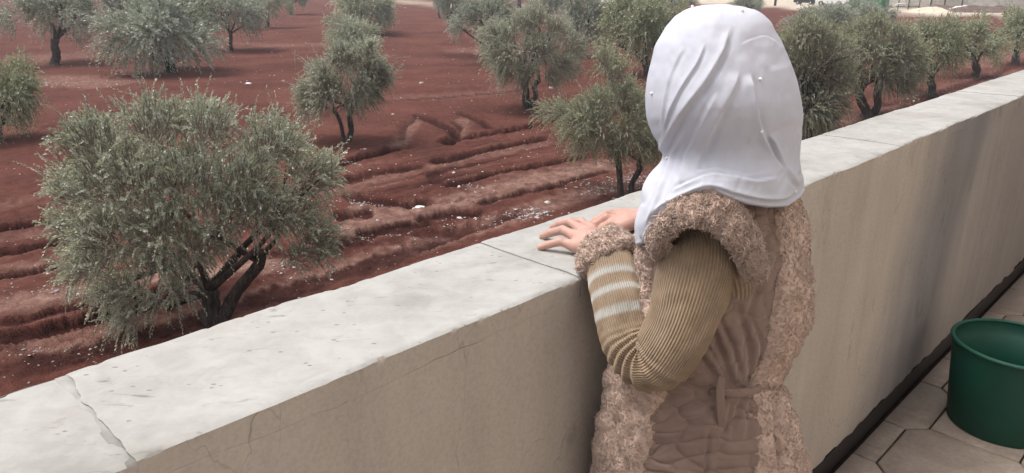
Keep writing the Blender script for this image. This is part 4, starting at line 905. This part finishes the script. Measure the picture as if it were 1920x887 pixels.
# arms
EL = at_y(1226, 676, .905); F1_ = at_y(1184, 642, .930); F2_ = at_y(1160, 562, .968); cone(sh_l, EL, .038, .030, .02); cone(EL, F1_, .028, .026, .012); cone(F1_, F2_, .026, .024, .012); cone(F2_, LW, .024, .021, .012)
ER = np.array([.36, 1.13, .80]); cone(sh_r, ER, .036, .030, .02); cone(ER, RW, .028, .021, .012)
def axis(lo, hi, fl, fh, c, f_): return np.concatenate([np.arange(lo, fl, c), np.arange(fl, fh, f_), np.arange(fh, hi, c)])
gx = axis(-.02, .50, .035, .245, .009, .0017); gy = axis(.82, 1.45, 1.09, 1.38, .009, .0017); gz = axis(-.01, 1.36, CAPZ - .004, 1.0, .009, .0017)
def sdf(gx, gy, gz):
    D = np.full((len(gx), len(gy), len(gz)), .05, np.float32)
    for a_, b_, r1, r2, k in prims:
        mg = max(r1, r2) + k + .03; lo = np.minimum(a_, b_) - mg; hi = np.maximum(a_, b_) + mg
        i0, i1 = np.searchsorted(gx, [lo[0], hi[0]]); j0, j1 = np.searchsorted(gy, [lo[1], hi[1]]); k0, k1 = np.searchsorted(gz, [lo[2], hi[2]])
        if i0 == i1 or j0 == j1 or k0 == k1: continue
        x, y, z = gx[i0:i1, None, None] - a_[0], gy[None, j0:j1, None] - a_[1], gz[None, None, k0:k1] - a_[2]; ab = b_ - a_; l2 = ab @ ab + 1e-9
        t = np.clip((x * ab[0] + y * ab[1] + z * ab[2]) / l2, 0, 1); d = np.sqrt((x - t * ab[0]) ** 2 + (y - t * ab[1]) ** 2 + (z - t * ab[2]) ** 2) - (r1 + (r2 - r1) * t)
        o = D[i0:i1, j0:j1, k0:k1]; h = np.clip(.5 + .5 * (o - d) / k, 0, 1); D[i0:i1, j0:j1, k0:k1] = o * (1 - h) + d * h - k * h * (1 - h)
    return D
def surface_nets(D, gx, gy, gz):
    s = D < 0; n = D.shape; cnt = np.zeros(tuple(q - 1 for q in n), np.int8); acc = np.zeros(cnt.shape + (3,), np.float32); G = (gx, gy, gz)
    c8 = sum(s[i:n[0] - 1 + i, j:n[1] - 1 + j, k:n[2] - 1 + k].astype(np.int8) for i in (0, 1) for j in (0, 1) for k in (0, 1)); act = np.argwhere((c8 > 0) & (c8 < 8))
    I, J, K = act.T; acc = np.zeros((len(act), 3)); num = np.zeros(len(act))
    for ax_ in range(3):
        for p in (0, 1):
            for q_ in (0, 1):
                o = [0, 0, 0]; others = [a for a in range(3) if a != ax_]; o[others[0]] = p; o[others[1]] = q_; e = list(o); e[ax_] = 1
                A = D[I + o[0], J + o[1], K + o[2]]; B = D[I + e[0], J + e[1], K + e[2]]; m_ = (A < 0) != (B < 0); t = np.where(m_, A / np.where(m_, A - B, 1), 0)
                ii = [I, J, K]; P = np.stack([G[a][ii[a] + o[a]] + (t * (G[a][ii[a] + 1] - G[a][ii[a]]) if a == ax_ else 0) for a in range(3)], -1); acc += P * m_[:, None]; num += m_
    V = acc / num[:, None]; idx_ = np.full(cnt.shape, -1, np.int32); idx_[I, J, K] = np.arange(len(act)); Q = []
    for ax_ in range(3):
        sl0 = [slice(None)] * 3; sl1 = [slice(None)] * 3; sl0[ax_] = slice(0, -1); sl1[ax_] = slice(1, None); a0, a1 = s[tuple(sl0)], s[tuple(sl1)]; E = np.argwhere(a0 != a1)
        o1, o2 = [a for a in range(3) if a != ax_]; E = E[(E[:, o1] > 0) & (E[:, o2] > 0) & (E[:, o1] < cnt.shape[o1]) & (E[:, o2] < cnt.shape[o2])]
        def id_(da, db): q_ = E.copy(); q_[:, o1] -= da; q_[:, o2] -= db; return idx_[q_[:, 0], q_[:, 1], q_[:, 2]]
        f = np.stack([id_(1, 1), id_(0, 1), id_(0, 0), id_(1, 0)], -1); inside = s[E[:, 0], E[:, 1], E[:, 2]]
        flip = inside if ax_ != 1 else ~inside; f = np.where(flip[:, None], f, f[:, ::-1]); Q.append(f)
    Q = np.vstack(Q); Q = Q[(Q >= 0).all(1)]; return V, Q
DD = sdf(gx, gy, gz); bV, bQ = surface_nets(DD, gx, gy, gz); del DD
body = mesh_np('body', bV, bQ, M['skin'], girl)
body.data.materials.append(M['legging']); body.data.materials.append(M['shoe'])
pc = bV[bQ].mean(1)[:, 2]; mi = np.where(pc < .065, 2, np.where(pc < .62, 1, 0)).astype(np.int32); body.data.polygons.foreach_set('material_index', mi)

# --- vest: silhouette per row, real depth
VL = ([340, 372, 400, 440, 480, 540, 600, 640, 700, 740, 800, 860, 900, 1000, 1200], [1330, 1262, 1240, 1212, 1200, 1196, 1180, 1162, 1152, 1146, 1137, 1128, 1124, 1108, 1085])
VR = ([340, 372, 400, 440, 480, 520, 560, 600, 640, 680, 705, 722, 740, 770, 800, 850, 900, 1000, 1200], [1400, 1478, 1490, 1494, 1496, 1500, 1502, 1500, 1488, 1466, 1452, 1447, 1455, 1472, 1482, 1492, 1500, 1512, 1520])
def vlr(Yp): return smi(Yp, *VL, s=9), smi(Yp, *VR, s=9)
def vb(Yp): return np.interp(Yp, [340, 372, 420, 480, 600, 720, 800, 900, 1200], [.02, .055, .078, .090, .096, .088, .098, .108, .125])
VRY = np.interp
def vest_pt(phi, Yp, off=0.):
    l, r = vlr(Yp); s_ = np.cos(phi); x = (l + r) / 2 + s_ * (r - l) / 2; sn = np.sin(phi)
    return at_y(x, Yp, PY - vb(Yp) * np.sign(sn) * np.abs(sn) ** .85)
GROOVES = [([(1330, 600), (1350, 660), (1372, 715), (1395, 735)], 9, 5), ([(1385, 575), (1400, 640), (1405, 700), (1405, 735)], 10, 5), ([(1290, 640), (1330, 690), (1360, 722)], 10, 5), ([(1265, 700), (1300, 722), (1345, 735)], 10, 5),
    ([(1250, 770), (1300, 760), (1350, 745)], 9, 4), ([(1255, 800), (1310, 785), (1350, 755)], 8, 3.5), ([(1370, 750), (1362, 790), (1355, 820)], 8, 4.5), ([(1388, 745), (1375, 790), (1368, 815)], 8, 5), ([(1400, 748), (1402, 780), (1398, 815)], 7, 4),
    ([(1345, 590), (1372, 650), (1388, 712)], 7, 4), ([(1410, 600), (1425, 650), (1412, 715)], 7, 3.5), ([(1300, 610), (1345, 680), (1366, 725)], 7, 3.5), ([(1428, 520), (1400, 600)], 9, 3), ([(1440, 440), (1420, 510)], 9, 3), ([(1330, 800), (1322, 887), (1318, 960)], 5, 3)]
phis = np.concatenate([np.linspace(0, math.pi, 300), np.linspace(math.pi, 2 * math.pi, 90)[1:-1]]); rows = np.concatenate([np.linspace(345, 900, 330), np.linspace(904, 1180, 50)])
Yr, Pr = np.meshgrid(rows, phis, indexing='ij'); V = vest_pt(Pr.ravel(), Yr.ravel()); nrm = normals(V, len(rows), len(phis), True)
if (nrm[len(phis) * 150 + 150] @ np.array([0, 1, 0])) > 0: nrm = -nrm
px, py = proj(V); front = np.sin(Pr.ravel()) > -.15
def worley(x, y, seed):
    ix, iy = np.floor(x), np.floor(y); f1 = np.full(x.shape, 9.); f2 = f1.copy()
    for a in (-1, 0, 1):
        for b2 in (-1, 0, 1):
            cx, cy = ix + a, iy + b2; z0 = np.zeros_like(cx); dx = cx + .15 + .7 * _h(cx, cy, z0, seed) - x; dy = cy + .15 + .7 * _h(cx, cy, z0, seed + 5) - y; d = np.hypot(dx, dy); f2 = np.minimum(f2, np.maximum(f1, d)); f1 = np.minimum(f1, d)
    return f1, f2
arc = Pr.ravel() * 110
wxp = arc + 14 * fbm(arc / 50, py / 50, seed=81, oct=2); wyp = py + 14 * fbm(arc / 50, py / 50, seed=82, oct=2)
f1, f2 = worley((wxp * .85 + wyp * .35) / 37, (wyp * .9 - wxp * .3) / 29, 9); ha = (wyp + .4 * wxp + 9 * np.sin(wxp / 13.) + 9 * fbm(wxp / 30, wyp / 30, seed=85, oct=2)) / 25; vb_ = (wxp + 8 * fbm(wxp / 40, wyp / 25, seed=86, oct=2)) / 40; puff = np.abs(np.sin(np.pi * ha)) ** .42 * (.55 + .45 * np.abs(np.sin(np.pi * vb_)) ** .4)
up_ = np.clip((py - 720) / 60, .45, 1)
puff = .8 * (1 - np.exp(-(f2 - f1) / .20)) + .2 * puff; h = .0058 * puff * up_ + .0035 * fbm(arc / 45, py / 60, seed=83, oct=3)
for pts, w, dmm in GROOVES:
    d, sd, t = poly_dist(px, py, smooth_curve(pts, 14)); fd = np.clip(np.minimum(t, 1 - t) / .2, 0, 1) * .6 + .4
    h += front * (-dmm * 1e-3 * np.exp(-(d / w * 1.35) ** 2) + dmm * .35e-3 * np.exp(-((d - w * 1.7) / (w * 1.2)) ** 2)) * fd
# waist seam
d, sd, t = poly_dist(px, py, [(1255, 745), (1300, 742), (1350, 737), (1410, 735), (1450, 728)]); h += front * -.004 * np.exp(-(d / 8) ** 2)
V = V + nrm * h[:, None]
vest = mesh_np('vest', V, grid_faces(len(rows), len(phis), True), M['quilt_cloth'], girl)
vest['label'] = 'dusty brown quilted sleeveless vest gathered at the waist'
rng = np.random.default_rng(9)
def xphi(x, Yp):
    l, r = vlr(Yp); return np.arccos(np.clip((x - (l + r) / 2) / ((r - l) / 2), -.999, .999))
def fur_patch(name, rows, ph0, ph1, nph, thick, grooves, n, **kw):
    t = np.linspace(0, 1, nph); Yr, T = np.meshgrid(rows, t, indexing='ij'); Pp = ph0[:, None] * (1 - T) + ph1[:, None] * T
    V0 = vest_pt(Pp.ravel(), Yr.ravel()); nr = normals(V0, len(rows), nph, False)
    mid = V0.reshape(len(rows), nph, 3)[:, nph // 3].mean(0); ctr = np.array([.30, PY, mid[2]])
    if (nr.reshape(len(rows), nph, 3)[:, nph // 3].mean(0) @ (mid - ctr)) < 0: nr = -nr
    prof = (1 - np.abs(2 * T.ravel() - 1) ** 9) ; px, py = proj(V0)
    hh = thick * prof - .0012 + prof * (.0045 * fbm(px / 22, py / 40, seed=91, oct=2))
    for pts, w, dmm in grooves:
        d, sd, tt = poly_dist(px, py, smooth_curve(pts, 12)); hh += -dmm * 1e-3 * np.exp(-(d / w) ** 2)
    V1 = V0 + nr * hh[:, None]; Fq = grid_faces(len(rows), nph); A = V1[Fq]; fn = np.cross(A[:, 2] - A[:, 0], A[:, 3] - A[:, 1])
    if (fn * nr[Fq[:, 0]]).sum() < 0: Fq = Fq[:, ::-1]
    return furry(name, V1, Fq, n, rng, vest, **kw)
rw = np.concatenate([np.linspace(378, 900, 420), np.linspace(905, 1175, 60)])
x1 = smi(rw, [378, 440, 480, 540, 600, 660, 710, 735, 760, 800, 890, 1175], [1448, 1455, 1460, 1456, 1444, 1430, 1408, 1400, 1402, 1405, 1408, 1420], s=10)
fur_patch('back_fur', rw, xphi(x1, rw), np.full(len(rw), -.9), 190, .016, [([(1440, 745), (1444, 800), (1452, 900), (1456, 1100)], 5, 8), ([(1468, 760), (1474, 830), (1476, 900), (1480, 1100)], 5, 6), ([(1420, 728), (1470, 722)], 6, 6), ([(1482, 560), (1462, 640), (1440, 705)], 6, 5)], 15000, amp=.0012, sc=.0085, length=.010, rad=.0020)
rw = np.concatenate([np.linspace(560, 900, 280), np.linspace(905, 1175, 60)])
x2 = smi(rw, [560, 640, 730, 780, 830, 890, 1175], [1255, 1256, 1252, 1240, 1226, 1212, 1180], s=10)
fur_patch('front_fur', rw, xphi(x2, rw), np.full(len(rw), math.pi + .55), 150, .013, [([(1200, 740), (1190, 800), (1180, 880)], 8, 3)], 11000, amp=.0011, sc=.0085, length=.012, rad=.0019)
rw = np.linspace(440, 640, 150); fur_patch('chest_fur', rw, xphi(np.full(len(rw), 1222.), rw), np.full(len(rw), math.pi + .4), 50, .008, [], 2500, length=.009, rad=.0018)
# waist tie and hanging loop: flat sewn bands
def ribbon(name, P, hw, ht, parent, ripple=0.):
    P = smooth_curve(np.array(P), 44); T = norm(np.gradient(P, axis=0)); sd_ = norm(np.cross(T, [0, 1., 0])); nn = np.cross(sd_, T); ps = np.arange(14) / 14 * 2 * np.pi
    ca, sa = np.sign(np.cos(ps)) * np.abs(np.cos(ps)) ** .5, np.sign(np.sin(ps)) * np.abs(np.sin(ps)) ** .7
    w = hw * (1 + ripple * np.sin(np.arange(44) * 1.1)); V = P[:, None] + ca[None, :, None] * w[:, None, None] * sd_[:, None] + sa[None, :, None] * ht * nn[:, None]
    q = MB(); q.add(V.reshape(-1, 3), np.vstack([grid_faces(44, 14, True)]), None); n0 = 43 * 14; q.T.append(np.array([[0, i + 1, i] for i in range(1, 13)] + [[n0, n0 + i, n0 + i + 1] for i in range(1, 13)])); return q.build(name, M['tie_cloth'], parent)
ribbon('waist_tie', [at_y(x, y, PY - .094 - o) for x, y, o in [(1334, 738, -.004), (1358, 735, .003), (1380, 736, .002), (1402, 735, -.003), (1425, 728, -.014)]], .0062, .0035, vest, .12)
ribbon('tie_loop', [at_y(x, y, PY - .100 - o) for x, y, o in [(1353, 708, -.002), (1351, 722, .005), (1350, 745, .007), (1352, 775, .004), (1354, 802, -.002)]], .0058, .0016, vest)

# --- sleeves
def sleeve(ctrl, radii, n_a, n_t, wr_amp, seed, flat=None, ribs=54):
    C = smooth_curve(ctrl, n_a); u = np.linspace(0, 1, n_a); r = smi(u, np.linspace(0, 1, len(radii)), radii, s=.05)
    T = norm(np.gradient(C, axis=0)); a = np.cross(T[0], [0, 1, 0]); A = []
    for t in T: a = a - t * (a @ t); a = a / np.linalg.norm(a); A.append(a)
    A = np.array(A); B = np.cross(T, A); th = np.arange(n_t) / n_t * 2 * np.pi; sl = np.concatenate([[0], np.cumsum(np.linalg.norm(np.diff(C, axis=0), axis=1))])
    R2 = np.repeat(r[:, None], n_t, 1)
    return C, T, A, B, th, sl, R2, u
S0 = at_y(1300, 432, .952); S1 = at_y(1310, 470, .938); S2 = at_y(1296, 545, .915); S3 = at_y(1266, 628, .897); S4 = at_y(1226, 676, .902); S5 = at_y(1184, 642, .930); S6 = at_y(1160, 562, .968); S7 = at_y(1146, 500, 1.012); S8 = at_y(1139, 474, 1.045)
ctrl = [S8, S7, S6, S5 + np.array([.0, 0, 0]), S4, S3, S2, S1, S0]
rad_ = [.034, .0362, .0362, .040, .042, .0425, .0495, .054, .030]
n_a, n_t = 280, 432
C, T, A, B, th, sl, R2, u = sleeve(ctrl, rad_, n_a, n_t, 0, 0)
SLm = sl[:, None] + 0 * th[None]; THm = 0 * sl[:, None] + th[None]
V0 = C[:, None] + R2[..., None] * (np.cos(th)[None, :, None] * A[:, None] + np.sin(th)[None, :, None] * B[:, None]); V0 = V0.reshape(-1, 3)
px, py = proj(V0); h = .0005 * np.sin(THm * 72).ravel() + .002 * fbm(SLm.ravel() * 30, np.cos(THm.ravel()) * 2, np.sin(THm.ravel()) * 2, seed=5, oct=3)
se = sl[int(n_a * 4 / 8)]; elb = np.exp(-((SLm - se) / .055) ** 2).ravel()
# bunched folds round the elbow crook
rel = (SLm - se).ravel(); ph = rel / .0105 * 2 * np.pi + 1.2 * fbm(THm.ravel(), rel * 20, seed=15, oct=2)
h += .0042 * np.sin(ph) * np.exp(-((rel + .018) / .028) ** 2) * (.75 + .25 * vnoise(np.cos(THm.ravel()) * 2, np.sin(THm.ravel()) * 2, rel * 30, seed=8)); print('SL', [round(float(sl[int(n_a * q_ / 8) - (q_ == 8)]), 3) for q_ in range(9)])
nrV = (np.cos(THm)[..., None] * A[:, None] + np.sin(THm)[..., None] * B[:, None]).reshape(-1, 3)
V = V0 + nrV * h[:, None]
uvs = np.stack([SLm.ravel(), THm.ravel() / (2 * np.pi)], -1)
n_keep = n_a
sl_o = mesh_np('sleeve', V, grid_faces(n_a, n_t, True), M['rib_knit'], girl, uv=uvs); sl_o['label'] = 'left knitted ribbed sleeve with white bands near the wrist'
# back panel of the sweater showing in the armhole, its ribs running along the shoulder
Cp = smooth_curve([at_y(1318, 418, .955), at_y(1346, 455, .945), at_y(1366, 500, .935), at_y(1372, 550, .945), at_y(1360, 590, .975)], 60); uu = np.linspace(0, 1, 60); tp = norm(np.gradient(Cp, axis=0)); a_ = norm(np.cross(tp, [0, 1., 0])); b_ = np.cross(tp, a_); t_ = np.arange(180) / 180 * 2 * np.pi
rp = .036 * np.sin(np.pi * np.clip(uu * .86 + .12, 0, 1)) ** .5; Vp = Cp[:, None] + (rp[:, None] + .0008 * np.sin(t_ * 36)[None])[..., None] * (np.cos(t_)[None, :, None] * a_[:, None] + np.sin(t_)[None, :, None] * b_[:, None])
mesh_np('sweater', Vp.reshape(-1, 3), grid_faces(60, 180, True), M['rib_knit'], girl, uv=np.stack([np.repeat(.5 + uu * .2, 180), np.tile(t_ / (2 * np.pi) * .5, 60)], -1))
# right sleeve, mostly hidden by the body
ctrl2 = [RW + np.array([.02, -.005, .0]), (RW * .6 + ER * .4) + np.array([0, -.0, .0]), ER, (ER + sh_r) / 2, sh_r]
C, T, A, B, th, sl, R2, u = sleeve(ctrl2, [.033, .036, .043, .046, .048], 120, 108, 0, 0)
V = (C[:, None] + (R2[..., None] + .0011 * np.sin(th * 54)[None, :, None]) * (np.cos(th)[None, :, None] * A[:, None] + np.sin(th)[None, :, None] * B[:, None])).reshape(-1, 3)
SLm = sl[:, None] + 0 * th[None]; THm = 0 * sl[:, None] + th[None]
sr_o = mesh_np('sleeve', V, grid_faces(120, 108, True), M['rib_knit'], girl, uv=np.stack([SLm.ravel(), THm.ravel() / (2 * np.pi)], -1))
def fur_ring(name, c0, axis_dir, r_in, half_len, thick, parent, n, squash=1.0):
    """fleece band round a wrist"""
    axd = norm(np.asarray(axis_dir, float)); a = norm(np.cross(axd, [0, 0, 1])); b2 = np.cross(axd, a); th = np.linspace(0, 2 * np.pi, 240, endpoint=False); ps = np.linspace(0, 2 * np.pi, 48, endpoint=False)
    TH, PS = np.meshgrid(th, ps, indexing='ij'); wob = .004 * fbm(np.cos(TH) * 3 + np.cos(PS), np.sin(TH) * 3, np.sin(PS) * 1.5, seed=33, oct=3)
    rr = r_in + thick * .5 + (thick * .5 + wob) * np.cos(PS); z = half_len * np.sin(PS)
    V = c0 + rr[..., None] * (np.cos(TH)[..., None] * a + np.sin(TH)[..., None] * b2) + z[..., None] * axd; i = np.arange(240)[:, None]; j = np.arange(48)[None]; f = lambda i_, j_: (i_ % 240) * 48 + j_ % 48
    Fq = np.stack([f(i, j), f(i + 1, j), f(i + 1, j + 1), f(i, j + 1)], -1).reshape(-1, 4); V = V.reshape(-1, 3)
    A_ = V[Fq]; fn = np.cross(A_[:, 2] - A_[:, 0], A_[:, 3] - A_[:, 1]); ctr = c0 + (norm(V[Fq].mean(1) - c0 - ((V[Fq].mean(1) - c0) @ axd)[:, None] * axd)) * (r_in + thick * .5)
    if (fn * (V[Fq].mean(1) - ctr)).sum() < 0: Fq = Fq[:, ::-1]
    return furry(name, V, Fq, n, rng, parent, length=.008, rad=.0019, lift=.35)
WL = at_z(1137, 480, CAPZ + .030)
fur_ring('fur_cuff', at_y(1139, 480, 1.030), (-.40, .78, .36), .025, .022, .020, sl_o, 4200)
fur_ring('fur_cuff', RW + np.array([.008, -.008, .0]), RW - ER, .022, .017, .018, sr_o, 1500)
# armhole trim: flattened fleece band over the shoulder
def fur_band(name, outer, inner, dep, n, thick, parent, NB_=360):
    O = smooth_curve(np.array(outer, float), NB_); I = smooth_curve(np.array(inner, float), NB_); d = np.interp(np.linspace(0, 1, NB_), np.linspace(0, 1, len(dep)), dep); k = 84; ps = np.linspace(0, 2 * np.pi, k, endpoint=False); V = []
    for i in range(NB_):
        o3 = at_y(O[i, 0], O[i, 1], d[i] + .012); i3 = at_y(I[i, 0], I[i, 1], d[i] - .012); m_ = (o3 + i3) / 2; w = (o3 - i3) / 2; nrm_ = norm(np.cross(w, np.gradient(O, axis=0)[i][0] * RT - np.gradient(O, axis=0)[i][1] * UP))
        if nrm_[1] > 0: nrm_ = -nrm_
        e = min(1, math.sqrt(min(i, NB_ - 1 - i) / 24.)); V.append(m_ + np.cos(ps)[:, None] * w * (.35 + .65 * e) + np.sin(ps)[:, None] * nrm_ * thick * (.2 + .8 * e))
    V = np.array(V); ii = np.arange(NB_)[:, None]; wob = .004 * fbm(ii * .0875 + 0 * ps, np.cos(ps)[None] * 1.5 + 0 * ii, np.sin(ps)[None] * 1.5 + 0 * ii, seed=44, oct=3); ctr = V.mean(1, keepdims=True); V = V + norm(V - ctr) * wob[..., None]
    Fq = grid_faces(NB_, k, True); Vf = V.reshape(-1, 3); A_ = Vf[Fq]; fn = np.cross(A_[:, 2] - A_[:, 0], A_[:, 3] - A_[:, 1]); cc = np.repeat(ctr[:-1, 0], k, 0)
    if (fn * (A_.mean(1) - cc)).sum() < 0: Fq = Fq[:, ::-1]
    return furry(name, Vf, Fq, n, rng, parent, length=.010, rad=.0022, lift=.35)
fur_band('armhole_fur', [(1228, 480), (1228, 425), (1258, 388), (1300, 362), (1345, 358), (1388, 385), (1416, 430), (1428, 480), (1424, 518)],
         [(1240, 485), (1244, 448), (1268, 428), (1302, 420), (1338, 432), (1368, 462), (1390, 495), (1402, 520), (1412, 530)],
         [.93, .905, .885, .875, .872, .872, .880, .893, .90], 9000, .011, vest)

# --- headscarf
HY = .985
qy = lambda Yp: np.sqrt(np.maximum(Yp - 8, 0))
HL = ([8, 9.5, 13, 20, 30, 50, 80, 110, 150, 190, 220, 250, 272, 285, 300, 330, 370, 400, 430, 450, 462, 480], [1345, 1325, 1302, 1284, 1267, 1248, 1231, 1222, 1213, 1210, 1213, 1224, 1240, 1245, 1240, 1222, 1203, 1195, 1189, 1190, 1197, 1200])
HR = ([8, 9, 12, 18, 27, 45, 80, 110, 150, 190, 220, 250, 280, 310, 335, 352, 365, 400, 480], [1345, 1370, 1394, 1412, 1428, 1447, 1465, 1478, 1495, 1505, 1507, 1504, 1499, 1498, 1506, 1510, 1508, 1506, 1500])
def hlr(Yp): return smi(qy(Yp), qy(np.array(HL[0], float)), HL[1], s=.22), smi(qy(Yp), qy(np.array(HR[0], float)), HR[1], s=.22)
hem_px = np.array([(1196, 462), (1207, 458), (1222, 425), (1240, 400), (1262, 380), (1300, 362), (1335, 357), (1365, 371), (1400, 384), (1440, 390), (1478, 389), (1499, 374), (1508, 360)], float)
l, r = hlr(hem_px[:, 1]); hs_ = np.clip((hem_px[:, 0] - (l + r) / 2) / ((r - l) / 2), -1, 1); hs_[0] = -1; hs_[-1] = 1
def hem(phi):
    s_ = np.cos(phi); f_ = np.interp(s_, hs_, hem_px[:, 1]); bk_ = 362 + (462 - 362) * (1 - s_) / 2 + 10 * np.sin(phi) ** 2; return np.where(np.sin(phi) >= 0, f_, bk_)
phis = np.concatenate([np.linspace(0, math.pi, 330), np.linspace(math.pi, 2 * math.pi, 110)[1:-1]]); tt_ = np.linspace(0.012, 1, 300)
Tm, Pm = np.meshgrid(tt_, phis, indexing='ij'); g = np.where(Tm < .35, (Tm / .35) ** 2 * .35 * .62, 0); 
gfun = lambda t: 1 - np.cos(t * math.pi / 2 * 1.0) if False else (.62 * t ** 2 + .38 * t ** 2 * (3 - 2 * t)) * 1.0
g = .55 * (1 - np.cos(Tm * math.pi / 2)) + .45 * Tm ** 1.6
Yp = 8 + (hem(Pm) - 8) * g; l, r = hlr(Yp); x = (l + r) / 2 + np.cos(Pm) * (r - l) / 2
wpx = (r - l) / 2 * HY / 1400
bd = wpx * np.interp(Yp, [8, 200, 260, 300, 340, 400, 460], [1.0, 1.02, .98, .98, 1.06, 1.06, 1.0]); sn = np.sin(Pm)
Vh = at_y(x.ravel(), Yp.ravel(), (HY - bd * np.sign(sn) * np.abs(sn) ** .95).ravel()); nr = normals(Vh, len(tt_), len(phis), True)
if nr[len(phis) * 150 + 165][1] > 0: nr = -nr
px, py = x.ravel(), Yp.ravel(); front = np.clip(sn.ravel() * 4 + .4, 0, 1)
FOLDS = [  # polyline, width px, height mm, side on which it drops (+1 right of a line drawn downwards)
    ([(1366, 48), (1362, 70), (1350, 102), (1319, 156), (1277, 212), (1250, 258), (1240, 286), (1218, 339), (1200, 392)], 15, 5.0, 1),
    ([(1322, 78), (1308, 117), (1279, 164), (1254, 218), (1247, 256)], 10, 2.2, 1),
    ([(1282, 85), (1259, 136), (1248, 190), (1245, 240)], 10, 1.1, 1),
    ([(1384, 130), (1372, 165), (1338, 230), (1312, 297), (1302, 325)], 18, 3.8, 1),
    ([(1404, 135), (1410, 180), (1420, 235), (1436, 275), (1456, 310), (1480, 334)], 15, 5.5, 1),
    ([(1442, 250), (1458, 284), (1476, 320), (1500, 352)], 8, 4.0, -1),
    ([(1205, 432), (1222, 408), (1242, 386), (1282, 363), (1330, 348), (1372, 359), (1425, 371), (1470, 371), (1498, 355)], 9, 3.5, -1),
    ([(1258, 360), (1308, 338), (1338, 330), (1380, 335), (1420, 341), (1460, 334)], 9, 3.0, 1),
    ([(1300, 325), (1345, 318), (1400, 330), (1440, 322)], 8, 1.6, 1),
    ([(1212, 440), (1226, 400), (1240, 350), (1262, 290), (1290, 235)], 10, 2.4, -1),
    ([(1272, 350), (1287, 300), (1312, 240), (1347, 170)], 12, 2.0, 1),
    ([(1448, 120), (1462, 180), (1468, 240)], 18, 1.6, -1),
    ([(1385, 88), (1410, 76), (1440, 72), (1472, 100), (1490, 140)], 7, .4, 1),
    ([(1498, 240), (1490, 290), (1494, 330)], 9, 2.5, -1),
    ([(1205, 380), (1200, 420), (1203, 450)], 6, 2.0, -1)]
rc_, rs_ = px * .82 - py * .57, px * .57 + py * .82; h = .0014 * fbm(px / 40, py / 60, seed=55, oct=3) + .0007 * fbm((px + .55 * py) / 15, (py - .3 * px) / 80, seed=56, oct=2) * np.clip((py - 170) / 120, 0, 1)
for pts, w, mm, side in FOLDS:
    w = w * .62; mm = mm * 1.2; P2 = smooth_curve(pts, len(pts) * 5); d, sd, t = poly_dist(px, py, P2); sdist = d * sd
    fd = np.clip(np.minimum(t, 1 - t) / .13, 0, 1); fd = fd * fd * (3 - 2 * fd)
    q_ = -sdist * (side if side else 1)           # > 0 on the side where the fold drops away
    f_ = np.where(q_ < 0, .75 * np.exp(q_ / (2.6 * w)) + .25 * np.exp(-(q_ / (.9 * w)) ** 2), np.exp(-(q_ / (.55 * w)) ** 2) - .35 * np.exp(-((q_ - 1.1 * w) / (.6 * w)) ** 2))
    h += front * mm * 1e-3 * f_ * fd
# hem roll
hd = (hem(Pm).ravel() - py); h += .0016 * np.exp(-((hd - 5) / 3.5) ** 2) * front - .0025 * np.exp(-(hd / 2.5) ** 2)
bkf = np.clip(-sn.ravel() * 3, 0, 1); h += bkf * .004 * np.sin(Pm.ravel() * 9 + 2 * fbm(Pm.ravel() * 2, py / 90, seed=57, oct=2)) * np.clip((py - 120) / 200, 0, 1)
Vh2 = Vh + nr * h[:, None]; Fq = grid_faces(len(tt_), len(phis), True)
# face opening on the far side
fc = Vh2[Fq].mean(1) - (HC - Zv * .015); dirf = norm(fc); openg = (np.degrees(np.arccos(np.clip(dirf @ FD, -1, 1))) < 36); Fk = Fq[~openg]
# pole
top = len(Vh2); Vh2 = np.vstack([Vh2, at_y(1345, 7.6, HY)]); j = np.arange(len(phis)); pole = np.stack([np.full(len(phis), top), (j + 1) % len(phis), j], -1)
scarf = mesh_np('headscarf', Vh2, [Fk, pole], M['scarf_cloth'], girl); scarf['label'] = 'white headscarf draped in folds and dotted with pearl beads'
sm = scarf.modifiers.new('thickness', 'SOLIDIFY'); sm.thickness = .0018; sm.offset = -1
# pearls sit on the cloth
Nh = Vh + nr * h[:, None]; fr = sn.ravel() > -.05
prl = None
for (x_, y_) in [(1391, 21), (1425, 149), (1224, 175), (1250, 297), (1491, 359), (1298, 13), (1421, 244)]:
    k = np.where(fr)[0]; k = k[np.argmin((px[k] - x_) ** 2 + (py[k] - y_) ** 2)]; P = Nh[k] + nr[k] * .0008
    if prl is None:
        bm = bmesh.new(); bmesh.ops.create_uvsphere(bm, u_segments=14, v_segments=9, radius=.0021); prl = bpy.data.meshes.new('pearl'); bm.to_mesh(prl); bm.free(); prl.materials.append(M['pearl']); prl.polygons.foreach_set('use_smooth', np.ones(len(prl.polygons), bool))
    o = link('pearl', prl); o.parent = scarf; o.matrix_parent_inverse = WM(scarf).inverted(); o.location = P

# ------------------------------------------------------------------ thin haze over the field
hz = bpy.data.materials.new('haze'); hz.use_nodes = True; hn = hz.node_tree; hn.nodes.clear(); pv = hn.nodes.new('ShaderNodeVolumePrincipled'); pv.inputs['Color'].default_value = (.86, .90, .95, 1); pv.inputs['Density'].default_value = .0009; ho = hn.nodes.new('ShaderNodeOutputMaterial'); hn.links.new(pv.outputs[0], ho.inputs['Volume'])
q = MB(); q.box((0, 1450, .7), (30000, 4600, 5.4)); hb = q.build('haze', hz, None, False); tag(hb, 'thin pale haze over the olive field', kind='stuff')
